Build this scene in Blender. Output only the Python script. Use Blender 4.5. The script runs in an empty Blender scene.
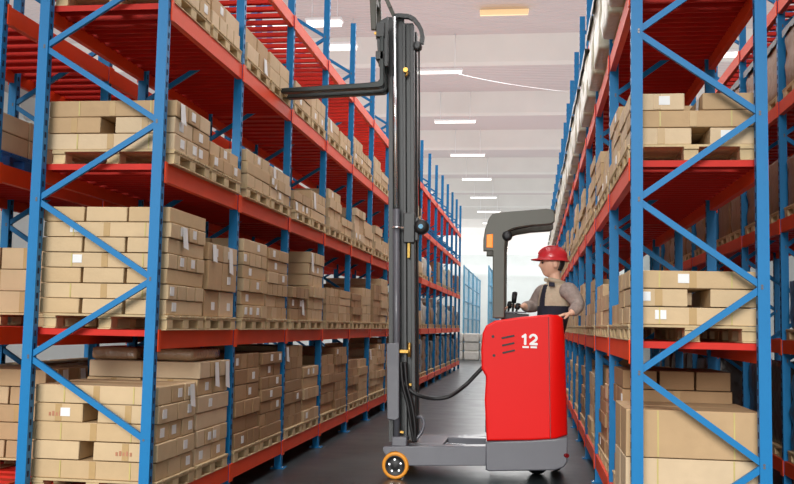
import bpy, bmesh, math, random
from mathutils import Vector, Matrix, Quaternion
from mathutils.bvhtree import BVHTree

C = bpy.context.scene.collection
RND = random.Random(11)
ORD = ['first', 'second', 'third', 'fourth', 'fifth', 'sixth', 'seventh', 'eighth', 'ninth', 'tenth', 'eleventh',
       'twelfth', 'thirteenth', 'fourteenth', 'fifteenth', 'sixteenth', 'seventeenth']

# ------------------------------------------------------------------ camera
FOC = 964.4
CAM = Vector((0, 0, 1.28))
RW = Matrix(((0.9901848957, 0.1383114328, 0.0200952691),
             (-0.0079690232, -0.0876748796, 0.9961172673),
             (0.1395362568, -0.9865004121, -0.0857121345)))      # world -> camera axes
cam = bpy.data.cameras.new('camera')
cam.sensor_width = 36.0
cam.lens = 36.0 * FOC / 794
cam.clip_start = 0.05
cam.clip_end = 300
camo = bpy.data.objects.new('camera', cam)
C.objects.link(camo)
camo.matrix_world = Matrix.Translation(CAM) @ RW.transposed().to_4x4()
bpy.context.scene.camera = camo


def at(px, py, Y):
    """world point seen at pixel (px, py) on the upright plane at depth Y"""
    d = RW.transposed() @ Vector(((px - 397) / FOC, -(py - 242) / FOC, -1))
    return CAM + d * (Y / d.y)


# ------------------------------------------------------------------ materials
def lin(c):
    f = lambda v: v / 12.92 if v <= 0.04045 else ((v + 0.055) / 1.055) ** 2.4
    return tuple(f(v / 255.0) for v in c) + (1.0,)


def mat(name, rgb, rough=0.5, metal=0.0, var=0.12, scale=8.0, bump=0.0, bscale=60.0, emit=0.0, coat=0.0, rgb2=None, rand=0.0, spec=0.5):
    m = bpy.data.materials.new(name)
    m.use_nodes = True
    nt = m.node_tree
    b = nt.nodes['Principled BSDF']
    b.inputs['Roughness'].default_value = rough
    b.inputs['Metallic'].default_value = metal
    b.inputs['Coat Weight'].default_value = coat
    b.inputs['Specular IOR Level'].default_value = spec
    c = lin(rgb)
    tc = nt.nodes.new('ShaderNodeTexCoord')
    n = nt.nodes.new('ShaderNodeTexNoise')
    n.inputs['Scale'].default_value = scale
    n.inputs['Detail'].default_value = 4
    nt.links.new(tc.outputs['Object'], n.inputs['Vector'])
    mix = nt.nodes.new('ShaderNodeMix')
    mix.data_type = 'RGBA'
    if rgb2:
        d = lin(rgb2)
    else:
        d = tuple(v * (1 - 2 * var) for v in c[:3]) + (1,)
        c = tuple(min(1, v * (1 + var)) for v in c[:3]) + (1,)
    mix.inputs[6].default_value = d
    mix.inputs[7].default_value = c
    nt.links.new(n.outputs['Fac'], mix.inputs[0])
    out = mix.outputs[2]
    if rand:
        oi = nt.nodes.new('ShaderNodeObjectInfo')
        mr = nt.nodes.new('ShaderNodeMapRange')
        mr.inputs[3].default_value = 1 - rand
        mr.inputs[4].default_value = 1 + rand
        nt.links.new(oi.outputs['Random'], mr.inputs[0])
        hs = nt.nodes.new('ShaderNodeHueSaturation')
        nt.links.new(mr.outputs[0], hs.inputs['Value'])
        nt.links.new(out, hs.inputs['Color'])
        out = hs.outputs[0]
    nt.links.new(out, b.inputs['Base Color'])
    if bump:
        n2 = nt.nodes.new('ShaderNodeTexNoise')
        n2.inputs['Scale'].default_value = bscale
        n2.inputs['Detail'].default_value = 3
        nt.links.new(tc.outputs['Object'], n2.inputs['Vector'])
        bp = nt.nodes.new('ShaderNodeBump')
        bp.inputs['Strength'].default_value = bump
        bp.inputs['Distance'].default_value = 0.02
        nt.links.new(n2.outputs['Fac'], bp.inputs['Height'])
        nt.links.new(bp.outputs[0], b.inputs['Normal'])
    if emit:
        b.inputs['Emission Color'].default_value = lin(rgb)
        b.inputs['Emission Strength'].default_value = emit
    return m


M = {}
M['blue'] = mat('blue_paint', (10, 120, 180), 0.45, 0, 0.05, 5, coat=0.0, spec=0.35)
M['hole'] = mat('slot_shadow', (14, 32, 66), 0.8)
M['red'] = mat('orange_red_paint', (238, 74, 26), 0.5, 0, 0.08, 4, coat=0.0, spec=0.3)
M['deckred'] = mat('deck_red_paint', (210, 40, 24), 0.55, 0, 0.12, 6, spec=0.3)
KR = [(210, 182, 142), (203, 173, 131), (216, 190, 154), (194, 161, 120), (207, 178, 139), (178, 142, 102), (162, 126, 88)]
for i, k in enumerate(KR):
    M['kraft%d' % i] = mat('kraft_cardboard_%d' % i, k, 0.72, 0, 0.07, 9, bump=0.12, bscale=25, rand=0.05)
M['brownwrap'] = mat('brown_wrapped_card', (150, 112, 76), 0.45, 0, 0.2, 7, bump=0.5, bscale=14, rand=0.08)
M['palewrap'] = mat('pale_film', (205, 199, 176), 0.35, 0, 0.12, 6, bump=0.6, bscale=11, rand=0.06)
M['whitewrap'] = mat('white_film', (205, 196, 180), 0.3, 0, 0.3, 9, bump=0.7, bscale=11, rand=0.1)
M['darkwrap'] = mat('dark_film', (74, 60, 52), 0.3, 0, 0.35, 8, bump=0.7, bscale=12, rand=0.15)
M['blackfilm'] = mat('black_film', (22, 21, 22), 0.35)
M['film'] = mat('clear_stretch_film', (198, 164, 126), 0.12, 0, 0.15, 10, bump=0.6, bscale=30, coat=0.6)
M['paper'] = mat('white_paper', (238, 238, 236), 0.6, 0, 0.03)
M['tape'] = mat('packing_tape', (192, 158, 108), 0.25, 0, 0.05)
M['strap'] = mat('yellow_strap', (204, 186, 116), 0.4)
M['ink'] = mat('red_ink', (190, 128, 96), 0.7)
M['wood'] = mat('pallet_pine', (212, 186, 142), 0.75, 0, 0.15, 12, bump=0.2, bscale=40, rand=0.1)
M['bluepal'] = mat('blue_plastic', (30, 104, 180), 0.4)
M['floor_m'] = None
M['ceil'] = None
M['wallw'] = mat('white_wall_paint', (226, 234, 232), 0.8, 0, 0.03, 2)
M['beamw'] = mat('white_concrete', (222, 218, 212), 0.75, 0, 0.05, 1.5)
M['white'] = mat('white_enamel', (240, 240, 240), 0.4, 0, 0.02)
M['tube'] = mat('lit_tube', (255, 252, 244), 0.4, 0, 0, emit=1.2)
M['shade'] = mat('cream_lamp_shade', (242, 216, 168), 0.5, 0, 0.06, 3, emit=0.45)
M['grey'] = mat('truck_grey', (94, 95, 102), 0.36, 0, 0.05, 6, coat=0.2)
M['dark'] = mat('mast_charcoal', (62, 64, 64), 0.4, 0.2, 0.08, 8)
M['olive'] = mat('guard_olive_grey', (84, 84, 74), 0.42, 0, 0.06, 5)
M['black'] = mat('black_rubber', (20, 20, 22), 0.5)
M['fork'] = mat('fork_black', (30, 38, 36), 0.38, 0.3)
M['truckred'] = mat('truck_red', (226, 16, 13), 0.4, 0, 0.02, 3, spec=0.25)
M['chrome'] = mat('chrome', (235, 238, 240), 0.18, 0.85, 0.02)
M['orange'] = mat('orange_tyre', (232, 152, 42), 0.45, 0, 0.05)
M['amber'] = mat('amber_lens', (250, 136, 16), 0.25, 0, 0.05, emit=0.35)
M['brass'] = mat('brass', (190, 150, 76), 0.35, 0.8)
M['taill'] = mat('dark_red_lens', (110, 18, 26), 0.25)
M['yellow'] = mat('yellow_tag', (240, 196, 70), 0.4)
M['skin'] = mat('skin', (232, 184, 156), 0.55, 0, 0.06, 20)
M['hair'] = mat('black_hair', (34, 28, 26), 0.6)
M['helmet'] = mat('red_helmet', (212, 48, 56), 0.3, 0, 0.03, coat=0.4)
M['vest'] = mat('beige_cotton', (190, 174, 150), 0.85, 0, 0.1, 14, bump=0.4, bscale=22)
M['sleeve'] = mat('grey_patterned_cotton', (182, 166, 156), 0.85, 0, 0.2, 34, bump=0.5, bscale=20, rgb2=(116, 104, 100))
M['navy'] = mat('navy_cotton', (34, 36, 52), 0.8, 0, 0.1)
M['bale'] = mat('pale_sacking', (226, 222, 214), 0.6, 0, 0.12, 6, bump=0.5, bscale=12, rand=0.06)
M['cage'] = mat('light_blue_paint', (120, 190, 226), 0.5)


def floor_material():
    m = bpy.data.materials.new('sealed_concrete')
    m.use_nodes = True
    nt = m.node_tree
    b = nt.nodes['Principled BSDF']
    tc = nt.nodes.new('ShaderNodeTexCoord')
    n = nt.nodes.new('ShaderNodeTexNoise'); n.inputs['Scale'].default_value = 0.9; n.inputs['Detail'].default_value = 7
    nt.links.new(tc.outputs['Object'], n.inputs['Vector'])
    r = nt.nodes.new('ShaderNodeValToRGB')
    r.color_ramp.elements[0].position = 0.3; r.color_ramp.elements[0].color = lin((40, 46, 50))
    r.color_ramp.elements[1].position = 0.75; r.color_ramp.elements[1].color = lin((62, 70, 73))
    nt.links.new(n.outputs['Fac'], r.inputs[0]); nt.links.new(r.outputs[0], b.inputs['Base Color'])
    n2 = nt.nodes.new('ShaderNodeTexNoise'); n2.inputs['Scale'].default_value = 3.0; n2.inputs['Detail'].default_value = 5
    nt.links.new(tc.outputs['Object'], n2.inputs['Vector'])
    mr = nt.nodes.new('ShaderNodeMapRange'); mr.inputs[3].default_value = 0.22; mr.inputs[4].default_value = 0.42
    nt.links.new(n2.outputs['Fac'], mr.inputs[0]); nt.links.new(mr.outputs[0], b.inputs['Roughness'])
    return m


def ceiling_material():
    m = mat('ribbed_white_ceiling', (202, 190, 188), 0.8, 0, 0.05, 0.6)
    nt = m.node_tree
    b = nt.nodes['Principled BSDF']
    tc = nt.nodes.new('ShaderNodeTexCoord')
    w = nt.nodes.new('ShaderNodeTexWave')
    w.bands_direction = 'Y'
    w.inputs['Scale'].default_value = 2.2
    w.inputs['Distortion'].default_value = 0.4
    nt.links.new(tc.outputs['Object'], w.inputs['Vector'])
    bp = nt.nodes.new('ShaderNodeBump'); bp.inputs['Strength'].default_value = 0.5; bp.inputs['Distance'].default_value = 0.03
    nt.links.new(w.outputs['Fac'], bp.inputs['Height']); nt.links.new(bp.outputs[0], b.inputs['Normal'])
    return m


M['floor_m'] = floor_material()
M['ceil'] = ceiling_material()


# ------------------------------------------------------------------ mesh building
class MB:
    def __init__(s):
        s.bm = bmesh.new()
        s.mats = []

    def mi(s, m):
        if m not in s.mats:
            s.mats.append(m)
        return s.mats.index(m)

    def box(s, lo, hi, m='grey', bevel=0.0, rot=None, seg=2):
        lo, hi = Vector(lo), Vector(hi)
        c = (lo + hi) / 2
        d = hi - lo
        r = bmesh.ops.create_cube(s.bm, size=1)
        vs = r['verts']
        for v in vs:
            v.co = Vector((v.co.x * d.x, v.co.y * d.y, v.co.z * d.z))
        fs = set(f for v in vs for f in v.link_faces)
        k = s.mi(m)
        for f in fs:
            f.material_index = k
        if bevel:
            es = list(set(e for v in vs for e in v.link_edges))
            rr = bmesh.ops.bevel(s.bm, geom=es, offset=bevel, segments=seg, affect='EDGES', profile=0.5)
            vs = list(set(v for f in rr['faces'] for v in f.verts))
            for f in rr['faces']:
                f.material_index = k
                f.smooth = True
        for v in vs:
            v.co = ((rot @ v.co) if rot else v.co) + c
        return vs

    def bar(s, a, b, w, h, m='grey', up=(0, 0, 1), bevel=0.0):
        """box of section w (sideways) x h (up) from a to b"""
        a, b = Vector(a), Vector(b)
        y = (b - a); L = y.length; y.normalize()
        u = Vector(up)
        x = y.cross(u)
        if x.length < 1e-4:
            x = y.cross(Vector((1, 0, 0)))
        x.normalize()
        z = x.cross(y)
        R = Matrix((x, y, z)).transposed()
        vs = s.box((-w / 2, -L / 2, -h / 2), (w / 2, L / 2, h / 2), m, bevel)
        c = (a + b) / 2
        for v in vs:
            v.co = R @ v.co + c

    def cyl(s, a, b, r, m='grey', n=16, r2=None, smooth=True):
        a, b = Vector(a), Vector(b)
        d = b - a
        q = Vector((0, 0, 1)).rotation_difference(d.normalized())
        ret = bmesh.ops.create_cone(s.bm, cap_ends=True, segments=n, radius1=r, radius2=r if r2 is None else r2, depth=d.length)
        k = s.mi(m)
        c = (a + b) / 2
        for v in ret['verts']:
            v.co = q @ v.co + c
        for f in set(f for v in ret['verts'] for f in v.link_faces):
            f.material_index = k
            f.smooth = smooth and len(f.verts) == 4

    def tube(s, pts, r, m='black', n=10):
        pts = [Vector(p) for p in pts]
        rings = []
        k = s.mi(m)
        prev = None
        for i, p in enumerate(pts):
            t = (pts[min(i + 1, len(pts) - 1)] - pts[max(i - 1, 0)]).normalized()
            if prev is None:
                x = t.orthogonal().normalized()
            else:
                x = (prev - t * prev.dot(t)).normalized()
            prev = x
            y = t.cross(x)
            rings.append([s.bm.verts.new(p + (x * math.cos(2 * math.pi * j / n) + y * math.sin(2 * math.pi * j / n)) * r) for j in range(n)])
        for i in range(len(rings) - 1):
            for j in range(n):
                f = s.bm.faces.new((rings[i][j], rings[i][(j + 1) % n], rings[i + 1][(j + 1) % n], rings[i + 1][j]))
                f.material_index = k
                f.smooth = True
        for rg in (rings[0][::-1], rings[-1]):
            f = s.bm.faces.new(rg)
            f.material_index = k

    def prism(s, pts, off, m='grey', bevel=0.0, seg=2):
        """closed outline pts (3D, flat) pushed along off"""
        off = Vector(off)
        k = s.mi(m)
        a = [s.bm.verts.new(Vector(p)) for p in pts]
        b = [s.bm.verts.new(Vector(p) + off) for p in pts]
        n = len(pts)
        fs = [s.bm.faces.new(a), s.bm.faces.new(b[::-1])]
        for i in range(n):
            fs.append(s.bm.faces.new((a[(i + 1) % n], a[i], b[i], b[(i + 1) % n])))
        bmesh.ops.recalc_face_normals(s.bm, faces=fs)
        for f in fs:
            f.material_index = k
        if bevel:
            es = list(set(e for f in fs[:2] for e in f.edges))
            rr = bmesh.ops.bevel(s.bm, geom=es, offset=bevel, segments=seg, affect='EDGES', profile=0.5)
            for f in rr['faces']:
                f.material_index = k
                f.smooth = True

    def lathe(s, prof, origin, axis='Z', m='grey', n=24):
        """prof: list of (radius, height); revolved about axis through origin"""
        o = Vector(origin)
        k = s.mi(m)
        rings = []
        for r, h in prof:
            ring = []
            for j in range(n):
                a = 2 * math.pi * j / n
                if axis == 'Z':
                    p = Vector((r * math.cos(a), r * math.sin(a), h))
                elif axis == 'Y':
                    p = Vector((r * math.cos(a), h, r * math.sin(a)))
                else:
                    p = Vector((h, r * math.cos(a), r * math.sin(a)))
                ring.append(s.bm.verts.new(o + p))
            rings.append(ring)
        fs = []
        for i in range(len(rings) - 1):
            for j in range(n):
                f = s.bm.faces.new((rings[i][j], rings[i][(j + 1) % n], rings[i + 1][(j + 1) % n], rings[i + 1][j]))
                f.material_index = k
                f.smooth = True
                fs.append(f)
        if prof[0] == prof[-1]:
            bmesh.ops.remove_doubles(s.bm, verts=rings[0] + rings[-1], dist=1e-6)
            fs = [f for f in fs if f.is_valid]
        else:
            for rg in (rings[0][::-1], rings[-1]):
                f = s.bm.faces.new(rg); f.material_index = k
                fs.append(f)
        bmesh.ops.recalc_face_normals(s.bm, faces=fs)

    def mesh(s, name):
        me = bpy.data.meshes.new(name)
        s.bm.to_mesh(me)
        s.bm.free()
        for m in s.mats:
            me.materials.append(M[m])
        return me


def world_loc(o):
    p = Vector(o.location)
    while o.parent:
        o = o.parent
        p += Vector(o.location)
    return p


def put(name, me, parent=None, loc=(0, 0, 0), world=True):
    """link a mesh; loc is where the mesh origin stands in the world"""
    if isinstance(me, MB):
        me = me.mesh(name)
    o = bpy.data.objects.new(name, me)
    C.objects.link(o)
    loc = Vector(loc)
    if parent:
        o.parent = parent
        loc = loc - world_loc(parent)
    o.location = loc
    return o


def recentre(o, at_base=True):
    """move the mesh origin to the base centre of the mesh"""
    me = o.data
    xs = [v.co for v in me.vertices]
    c = Vector(((min(v.x for v in xs) + max(v.x for v in xs)) / 2, (min(v.y for v in xs) + max(v.y for v in xs)) / 2, min(v.z for v in xs)))
    me.transform(Matrix.Translation(-c))
    o.location = Vector(o.location) + c
    return o


def thing(name, loc, label, cat, group=None):
    o = bpy.data.objects.new(name, None)
    C.objects.link(o)
    o.empty_display_size = 0.1
    o.location = loc
    return tag(o, label, cat, group)


def tag(o, label, cat, group=None, kind=None):
    o['label'] = label
    o['category'] = cat
    if group:
        o['group'] = group
    if kind:
        o['kind'] = kind
    return o


def struct(name, me, label=None):
    o = put(name, me)
    o['kind'] = 'structure'
    return o


# ------------------------------------------------------------------ the hall
WL, WR, YB, YF = -13.0, 9.0, -3.0, 74.0
m = MB(); m.box((WL - 0.3, -14, -0.2), (WR + 0.3, YF + 0.3, 0), 'floor_m'); struct('floor', m)
m = MB(); m.box((WL - 0.3, YB, 6.85), (WR + 0.3, YF + 0.3, 7.05), 'ceil'); struct('ceiling', m)
m = MB(); m.box((WL - 0.3, YF, 0), (WR + 0.3, YF + 0.3, 6.85), 'wallw'); struct('wall_back', m)
m = MB(); m.box((WL - 0.3, YB, 0), (WL, YF, 6.85), 'wallw'); struct('wall_left', m)
m = MB(); m.box((WR, YB, 0), (WR + 0.3, YF, 6.85), 'wallw'); struct('wall_right', m)
BEAMY = [0.5 + 4.5 * i for i in range(0, 16)]
for i, y in enumerate(BEAMY):
    m = MB()
    z0, z1 = 6.35, 6.85
    pts = [(WL, y, z0), (WL, y - 0.12, z0 + 0.05), (WL, y - 0.42, z1), (WL, y + 0.42, z1), (WL, y + 0.12, z0 + 0.05)]
    m.prism(pts, (WR - WL, 0, 0), 'beamw')
    struct('trim_%d' % (i + 1), m)


def tube_light(x, y, z, L, label, group, ztop=6.85, w=0.05):
    t = thing('tube_light', (x, y, z), label, 'light', group)
    m = MB(); m.box((x - L / 2, y - w, z), (x + L / 2, y + w, z + 0.05), 'white', 0.01)
    put('housing', m, t)
    m = MB(); m.cyl((x - L / 2 + .02, y, z - 0.02), (x + L / 2 - .02, y, z - 0.02), w * 0.55, 'tube', 10)
    put('lamp_tube', m, t)
    for sx in (-0.35, 0.35):
        m = MB(); m.cyl((x + sx * L, y, z + 0.05), (x + sx * L, y, ztop), 0.008, 'white', 6)
        put('hanger', m, t)
    return t


for i in range(4, 15):
    y = BEAMY[i] - 0.5
    tube_light(-1.85, y, 6.12, 1.0, 'white tube lamp above the aisle, %s along its row from the camera' % ORD[i - 4],
               'tube lamps above the aisle')
for k, (y, z) in enumerate(((15.5, 6.33), (16.9, 6.33), (19.4, 6.2))):
    for q, x in enumerate((-3.5, -4.45, -5.4)):
        tube_light(x, y, z, 0.62, 'bright strip lamp above the left rack, %s row, %s from the aisle' % (('front', 'middle', 'back')[k], ORD[q]),
                   'strip lamps above the left rack', w=0.12)
for i in range(6, 9):
    for k, x in enumerate((-4.3, -6.2)):
        tube_light(x, BEAMY[i] - 1.1, 6.2, 1.2, 'bright tube lamp %s left rack, %s along its row' %
                   (('just beyond', 'well beyond')[k], ORD[i - 6]), 'tube lamps beyond the left rack', w=0.1)
for i in range(1, 7):
    tube_light(3.2, BEAMY[i] - 1.1, 6.2, 1.2, 'bright tube lamp over the right back rack, %s along its row' % ORD[i - 1],
               'tube lamps beyond the right rack', w=0.1)
# cream box lamp under the ceiling
a, b = at(480, 4, 16.4), at(528, 14, 16.4)
t = thing('ceiling_box_lamp', (0.5 * (a.x + b.x), 16.4, 6.4), 'cream box-shaped ceiling lamp high above the aisle', 'light')
m = MB()
m.prism([(a.x, 16.4, b.z), (b.x, 16.4, b.z), (b.x + .02, 16.7, a.z + .02), (a.x - .02, 16.7, a.z + .02)], (0, 0.12, 0.02), 'shade')
put('lamp_shade', m, t)
m = MB(); m.box((a.x - .03, 16.4, a.z + .03), (b.x + .03, 16.85, a.z + .06), 'dark'); put('housing', m, t)
m = MB(); m.cyl((t.location.x, 16.6, a.z + .05), (t.location.x, 16.6, 6.86), 0.02, 'white', 8); put('hanger', m, t)
# thin cable between the first tube lamp and the right rack
m = MB()
p0, p1 = at(459, 74, 17.9), at(568, 92, 13.0)
m.tube([p0.lerp(p1, k / 8) - Vector((0, 0, 0.12 * (k / 8) * (1 - k / 8))) for k in range(9)], 0.005, 'white', 6)
tag(put('cable', m), 'thin pale cable strung under the ceiling to the right rack', 'cable')

# ------------------------------------------------------------------ racks
BAY = 1.5
LV = [0.185, 1.165, 2.165, 3.157, 4.03]
BH = 0.11
PTOP = 4.97
PW, PD = 0.062, 0.075


def post_mesh(front_holes_sign):
    """C-section rack upright with rows of slots; origin at the base centre"""
    m = MB()
    w, d, t = PW / 2, PD / 2, 0.006
    s = front_holes_sign
    # web on the aisle/outer faces, two flanges and lips
    prof = [(-w, -d), (w, -d), (w, d * 0.35), (w * 0.72, d * 0.5), (w * 0.72, d), (-w * 0.72, d), (-w * 0.72, d * 0.5), (-w, d * 0.35)]
    m.prism([(x, y, 0) for x, y in prof], (0, 0, PTOP), 'blue')
    z = 0.12
    while z < PTOP - 0.05:
        for sx in (-1, 1):
            x = sx * (w + 0.0008)
            m.box((x - 0.0008, -d * 0.5, z), (x + 0.0008, 0.0, z + 0.034), 'hole')
        m.box((s * w * 0.45 - 0.004, -d - 0.001, z + 0.01), (s * w * 0.45 + 0.004, -d + 0.001, z + 0.028), 'blue')
        z += 0.075
    return m.mesh('upright_post')


POST = post_mesh(1)


def foot_mesh():
    m = MB()
    m.box((-0.06, -0.06, 0), (0.06, 0.06, 0.008), 'blue')
    for x in (-0.048, 0.048):
        m.cyl((x, -0.048, 0.008), (x, -0.048, 0.02), 0.008, 'chrome', 8)
    return m.mesh('foot_plate')


FOOT = foot_mesh()


def beam_mesh(L):
    """stepped box beam along Y, origin at centre"""
    m = MB()
    h, t = BH / 2, 0.02
    pts = [(-t, -L / 2, -h), (t, -L / 2, -h), (t, -L / 2, h * 0.45), (t * 0.2, -L / 2, h * 0.45), (t * 0.2, -L / 2, h), (-t, -L / 2, h)]
    m.prism(pts, (0, L, 0), 'red')
    return m.mesh('beam')


BEAM = beam_mesh(BAY - PD)


def conn_mesh():
    m = MB()
    m.box((-0.004, -0.019, -0.07), (0.004, 0.019, 0.06), 'red', 0.002)
    return m.mesh('beam_connector')


CONN = conn_mesh()


def bar_mesh(L, w=1.0):
    m = MB()
    h = 0.018
    m.prism([(-L / 2, -0.05 * w, h), (-L / 2, -0.05 * w, -h), (-L / 2, -0.042 * w, -h), (-L / 2, -0.042 * w, h * 0.7), (-L / 2, 0.042 * w, h * 0.7), (-L / 2, 0.042 * w, -h),
             (-L / 2, 0.05 * w, -h), (-L / 2, 0.05 * w, h)], (L, 0, 0), 'deckred')
    return m.mesh('deck_bar')


def rack(name, label, xface, sgn, depth, D0, nb, node_z, group=None):
    """sgn: direction from the aisle face into the rack"""
    t = thing(name, (xface + sgn * depth / 2, D0 + nb * BAY / 2, 0), label, 'rack', group)
    xa = xface + sgn * PW / 2
    xb = xface + sgn * (depth - PW / 2)
    nbrace = nbeam = nbar = 0
    rest_brace, rest_beam, rest_bar = MB(), MB(), MB()
    DB, DBN = bar_mesh(depth - 0.04), bar_mesh(depth - 0.04, 0.5)
    for i in range(nb + 1):
        y = D0 + PD / 2 + i * BAY
        for x in (xa, xb):
            p = put('upright_post', POST, t, (x, y, 0))
            if i < 6:
                put('foot_plate', FOOT, p, (x, y, 0))
        # zig-zag bracing
        zs = [node_z + 0.47 * k for k in range(-2, 9)]
        zs = [(z, (k % 2 == 0)) for k, z in enumerate(zs)]
        for (za, sa), (zb, sb) in zip(zs, zs[1:]):
            A = Vector((xa if sa else xb, y - 0.012, za)); B = Vector((xa if sb else xb, y - 0.012, zb))
            if A.z < 0.05 or B.z > PTOP:
                continue
            dd = (B - A).normalized()
            q = (A + dd * 0.012, B - dd * 0.012)
            if nbrace < 90:
                m = MB()
                m.bar(q[0], q[1], 0.024, 0.034, 'blue', up=(0, 0, 1))
                for e in q:
                    m.cyl((e.x, y - 0.04, e.z), (e.x, y - 0.024, e.z), 0.007, 'grey', 8)
                put('diagonal_brace', m, t)
                nbrace += 1
            else:
                rest_brace.bar(q[0], q[1], 0.024, 0.034, 'blue', up=(0, 0, 1))
    for i in range(nb):
        y0 = D0 + PD + i * BAY
        yc = y0 + (BAY - PD) / 2
        for lv, z in enumerate(LV):
            for side, x in ((0, xface + sgn * 0.022), (1, xface + sgn * (depth - 0.022))):
                if nbeam < 96:
                    b = put('beam', BEAM, t, (x, yc, z))
                    # step of the section faces into the rack
                    if (sgn > 0) != (side == 1):
                        b.rotation_euler.z = 0
                    else:
                        b.rotation_euler.z = math.pi
                    if i < 5 or side == 0:
                        for ye in (y0 - 0.0185, y0 + BAY - PD + 0.0185):
                            xx = xface - sgn * 0.006 if side == 0 else xface + sgn * (depth + 0.006)
                            c = put('beam_connector', CONN, b, (0, 0, 0))
                            out = Vector((xx - x, ye - yc, 0))
                            out.rotate(Quaternion((0, 0, 1), -b.rotation_euler.z))
                            c.location = out
                    nbeam += 1
                else:
                    rest_beam.box((x - 0.02, y0, z - BH / 2), (x + 0.02, y0 + BAY - PD, z + BH / 2), 'red')
                    rest_beam.box((xface - sgn * 0.006 - 0.004 + side * sgn * (depth + 0.012), y0 - PD + 0.002, z - BH / 2), (xface - sgn * 0.006 + 0.004 + side * sgn * (depth + 0.012), y0 - 0.002, z + BH / 2), 'red')
            for k in range(8):
                yb = y0 + 0.06 + k * (BAY - PD - 0.12) / 7
                if nbar < 96:
                    put('deck_bar', DBN if lv == 4 else DB, t, (xface + sgn * depth / 2, yb, z + BH / 2 - 0.02))
                    nbar += 1
                else:
                    L = (depth - 0.04) / 2
                    cx = xface + sgn * depth / 2
                    hw = 0.025 if lv == 4 else 0.05
                    rest_bar.box((cx - L, yb - hw, z + BH / 2 - 0.038), (cx + L, yb + hw, z + BH / 2 - 0.002), 'deckred')
    for nm, mb in (('diagonal_brace', rest_brace), ('beam', rest_beam), ('deck_bar', rest_bar)):
        if len(mb.bm.verts):
            o = put(nm, mb, t)
            o['kind'] = 'stuff'
    return t


XL, DL, WLD = -2.18, 5.40, 0.82
XR, DR, WRD = 0.53, 5.35, 0.72
XB = -3.24        # rack standing back to back with the left one
XQ = 2.04         # rack across the next aisle on the right
rack('pallet_rack', 'long blue and orange-red pallet rack along the left of the aisle', XL, -1, WLD, DL, 16, 1.52)
rack('pallet_rack', 'long blue and orange-red pallet rack along the right, behind the red truck', XR, 1, WRD, DR, 16, 1.05)
rack('pallet_rack', 'blue and red pallet rack standing back to back behind the left rack', XB, -1, WLD, DL, 8, 1.52)
rack('pallet_rack', 'pallet rack with dark wrapped loads seen through the right rack', XQ, 1, WRD, DR, 8, 1.05)

# ------------------------------------------------------------------ pallets and cargo
PH = 0.09
SH = ['floor', 'second', 'third', 'top']


def pallet_parts(dx, dy, mt='wood'):
    """deck, three bottom boards and nine blocks, all with origin at the pallet base centre"""
    d = MB()
    n = 6
    w = dy / n
    for k in range(n):
        d.box((-dx / 2, -dy / 2 + k * w + 0.006, PH - 0.014), (dx / 2, -dy / 2 + (k + 1) * w - 0.006, PH), mt, 0.002, seg=1)
    for x in (-dx / 2 + 0.045, 0, dx / 2 - 0.045):
        d.box((x - 0.04, -dy / 2, PH - 0.026), (x + 0.04, dy / 2, PH - 0.014), mt)
    deck = d.mesh('deck')
    r = MB(); r.box((-0.04, -dy / 2, 0), (0.04, dy / 2, 0.009), mt, 0.002, seg=1)
    run = r.mesh('bottom_board')
    b = MB(); b.box((-0.04, -0.048, 0.009), (0.04, 0.048, PH - 0.026), mt, 0.003, seg=1)
    blk = b.mesh('block')
    w1 = MB()
    for src in (deck,):
        w1.bm.from_mesh(src)
    w1.mats = [mt]
    for x in (-dx / 2 + 0.045, 0, dx / 2 - 0.045):
        w1.box((x - 0.04, -dy / 2, 0), (x + 0.04, dy / 2, 0.012), mt)
        for y in (-dy / 2 + 0.06, 0, dy / 2 - 0.06):
            w1.box((x - 0.04, y - 0.048, 0.012), (x + 0.04, y + 0.048, PH - 0.026), mt)
    return deck, run, blk, w1.mesh('pallet')


PAL = {}


def pallet(x, y, z, dx, dy, label, group, full, mt='wood'):
    key = (round(dx, 3), round(dy, 3), mt)
    if key not in PAL:
        PAL[key] = pallet_parts(dx, dy, mt)
    deck, run, blk, whole = PAL[key]
    if not full:
        return tag(put('pallet', whole, None, (x, y, z)), label, 'pallet', group)
    t = thing('pallet', (x, y, z), label, 'pallet', group)
    put('deck', deck, t, (x, y, z))
    for xx in (-dx / 2 + 0.045, 0, dx / 2 - 0.045):
        put('bottom_board', run, t, (x + xx, y, z))
        for yy in (-dy / 2 + 0.06, 0, dy / 2 - 0.06):
            put('block', blk, t, (x + xx, y + yy, z))
    return t


OVER = {('left', 0): 0.03, ('left', 1): 0.06, ('left', 2): 0.065, ('left', 3): 0.03, ('right', 1): 0.03, ('right', 2): 0.03}
cartons = []      # dicts: lo, hi, tone, words, label flags
occl = []         # other boxes that hide cartons
loads = []


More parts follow.
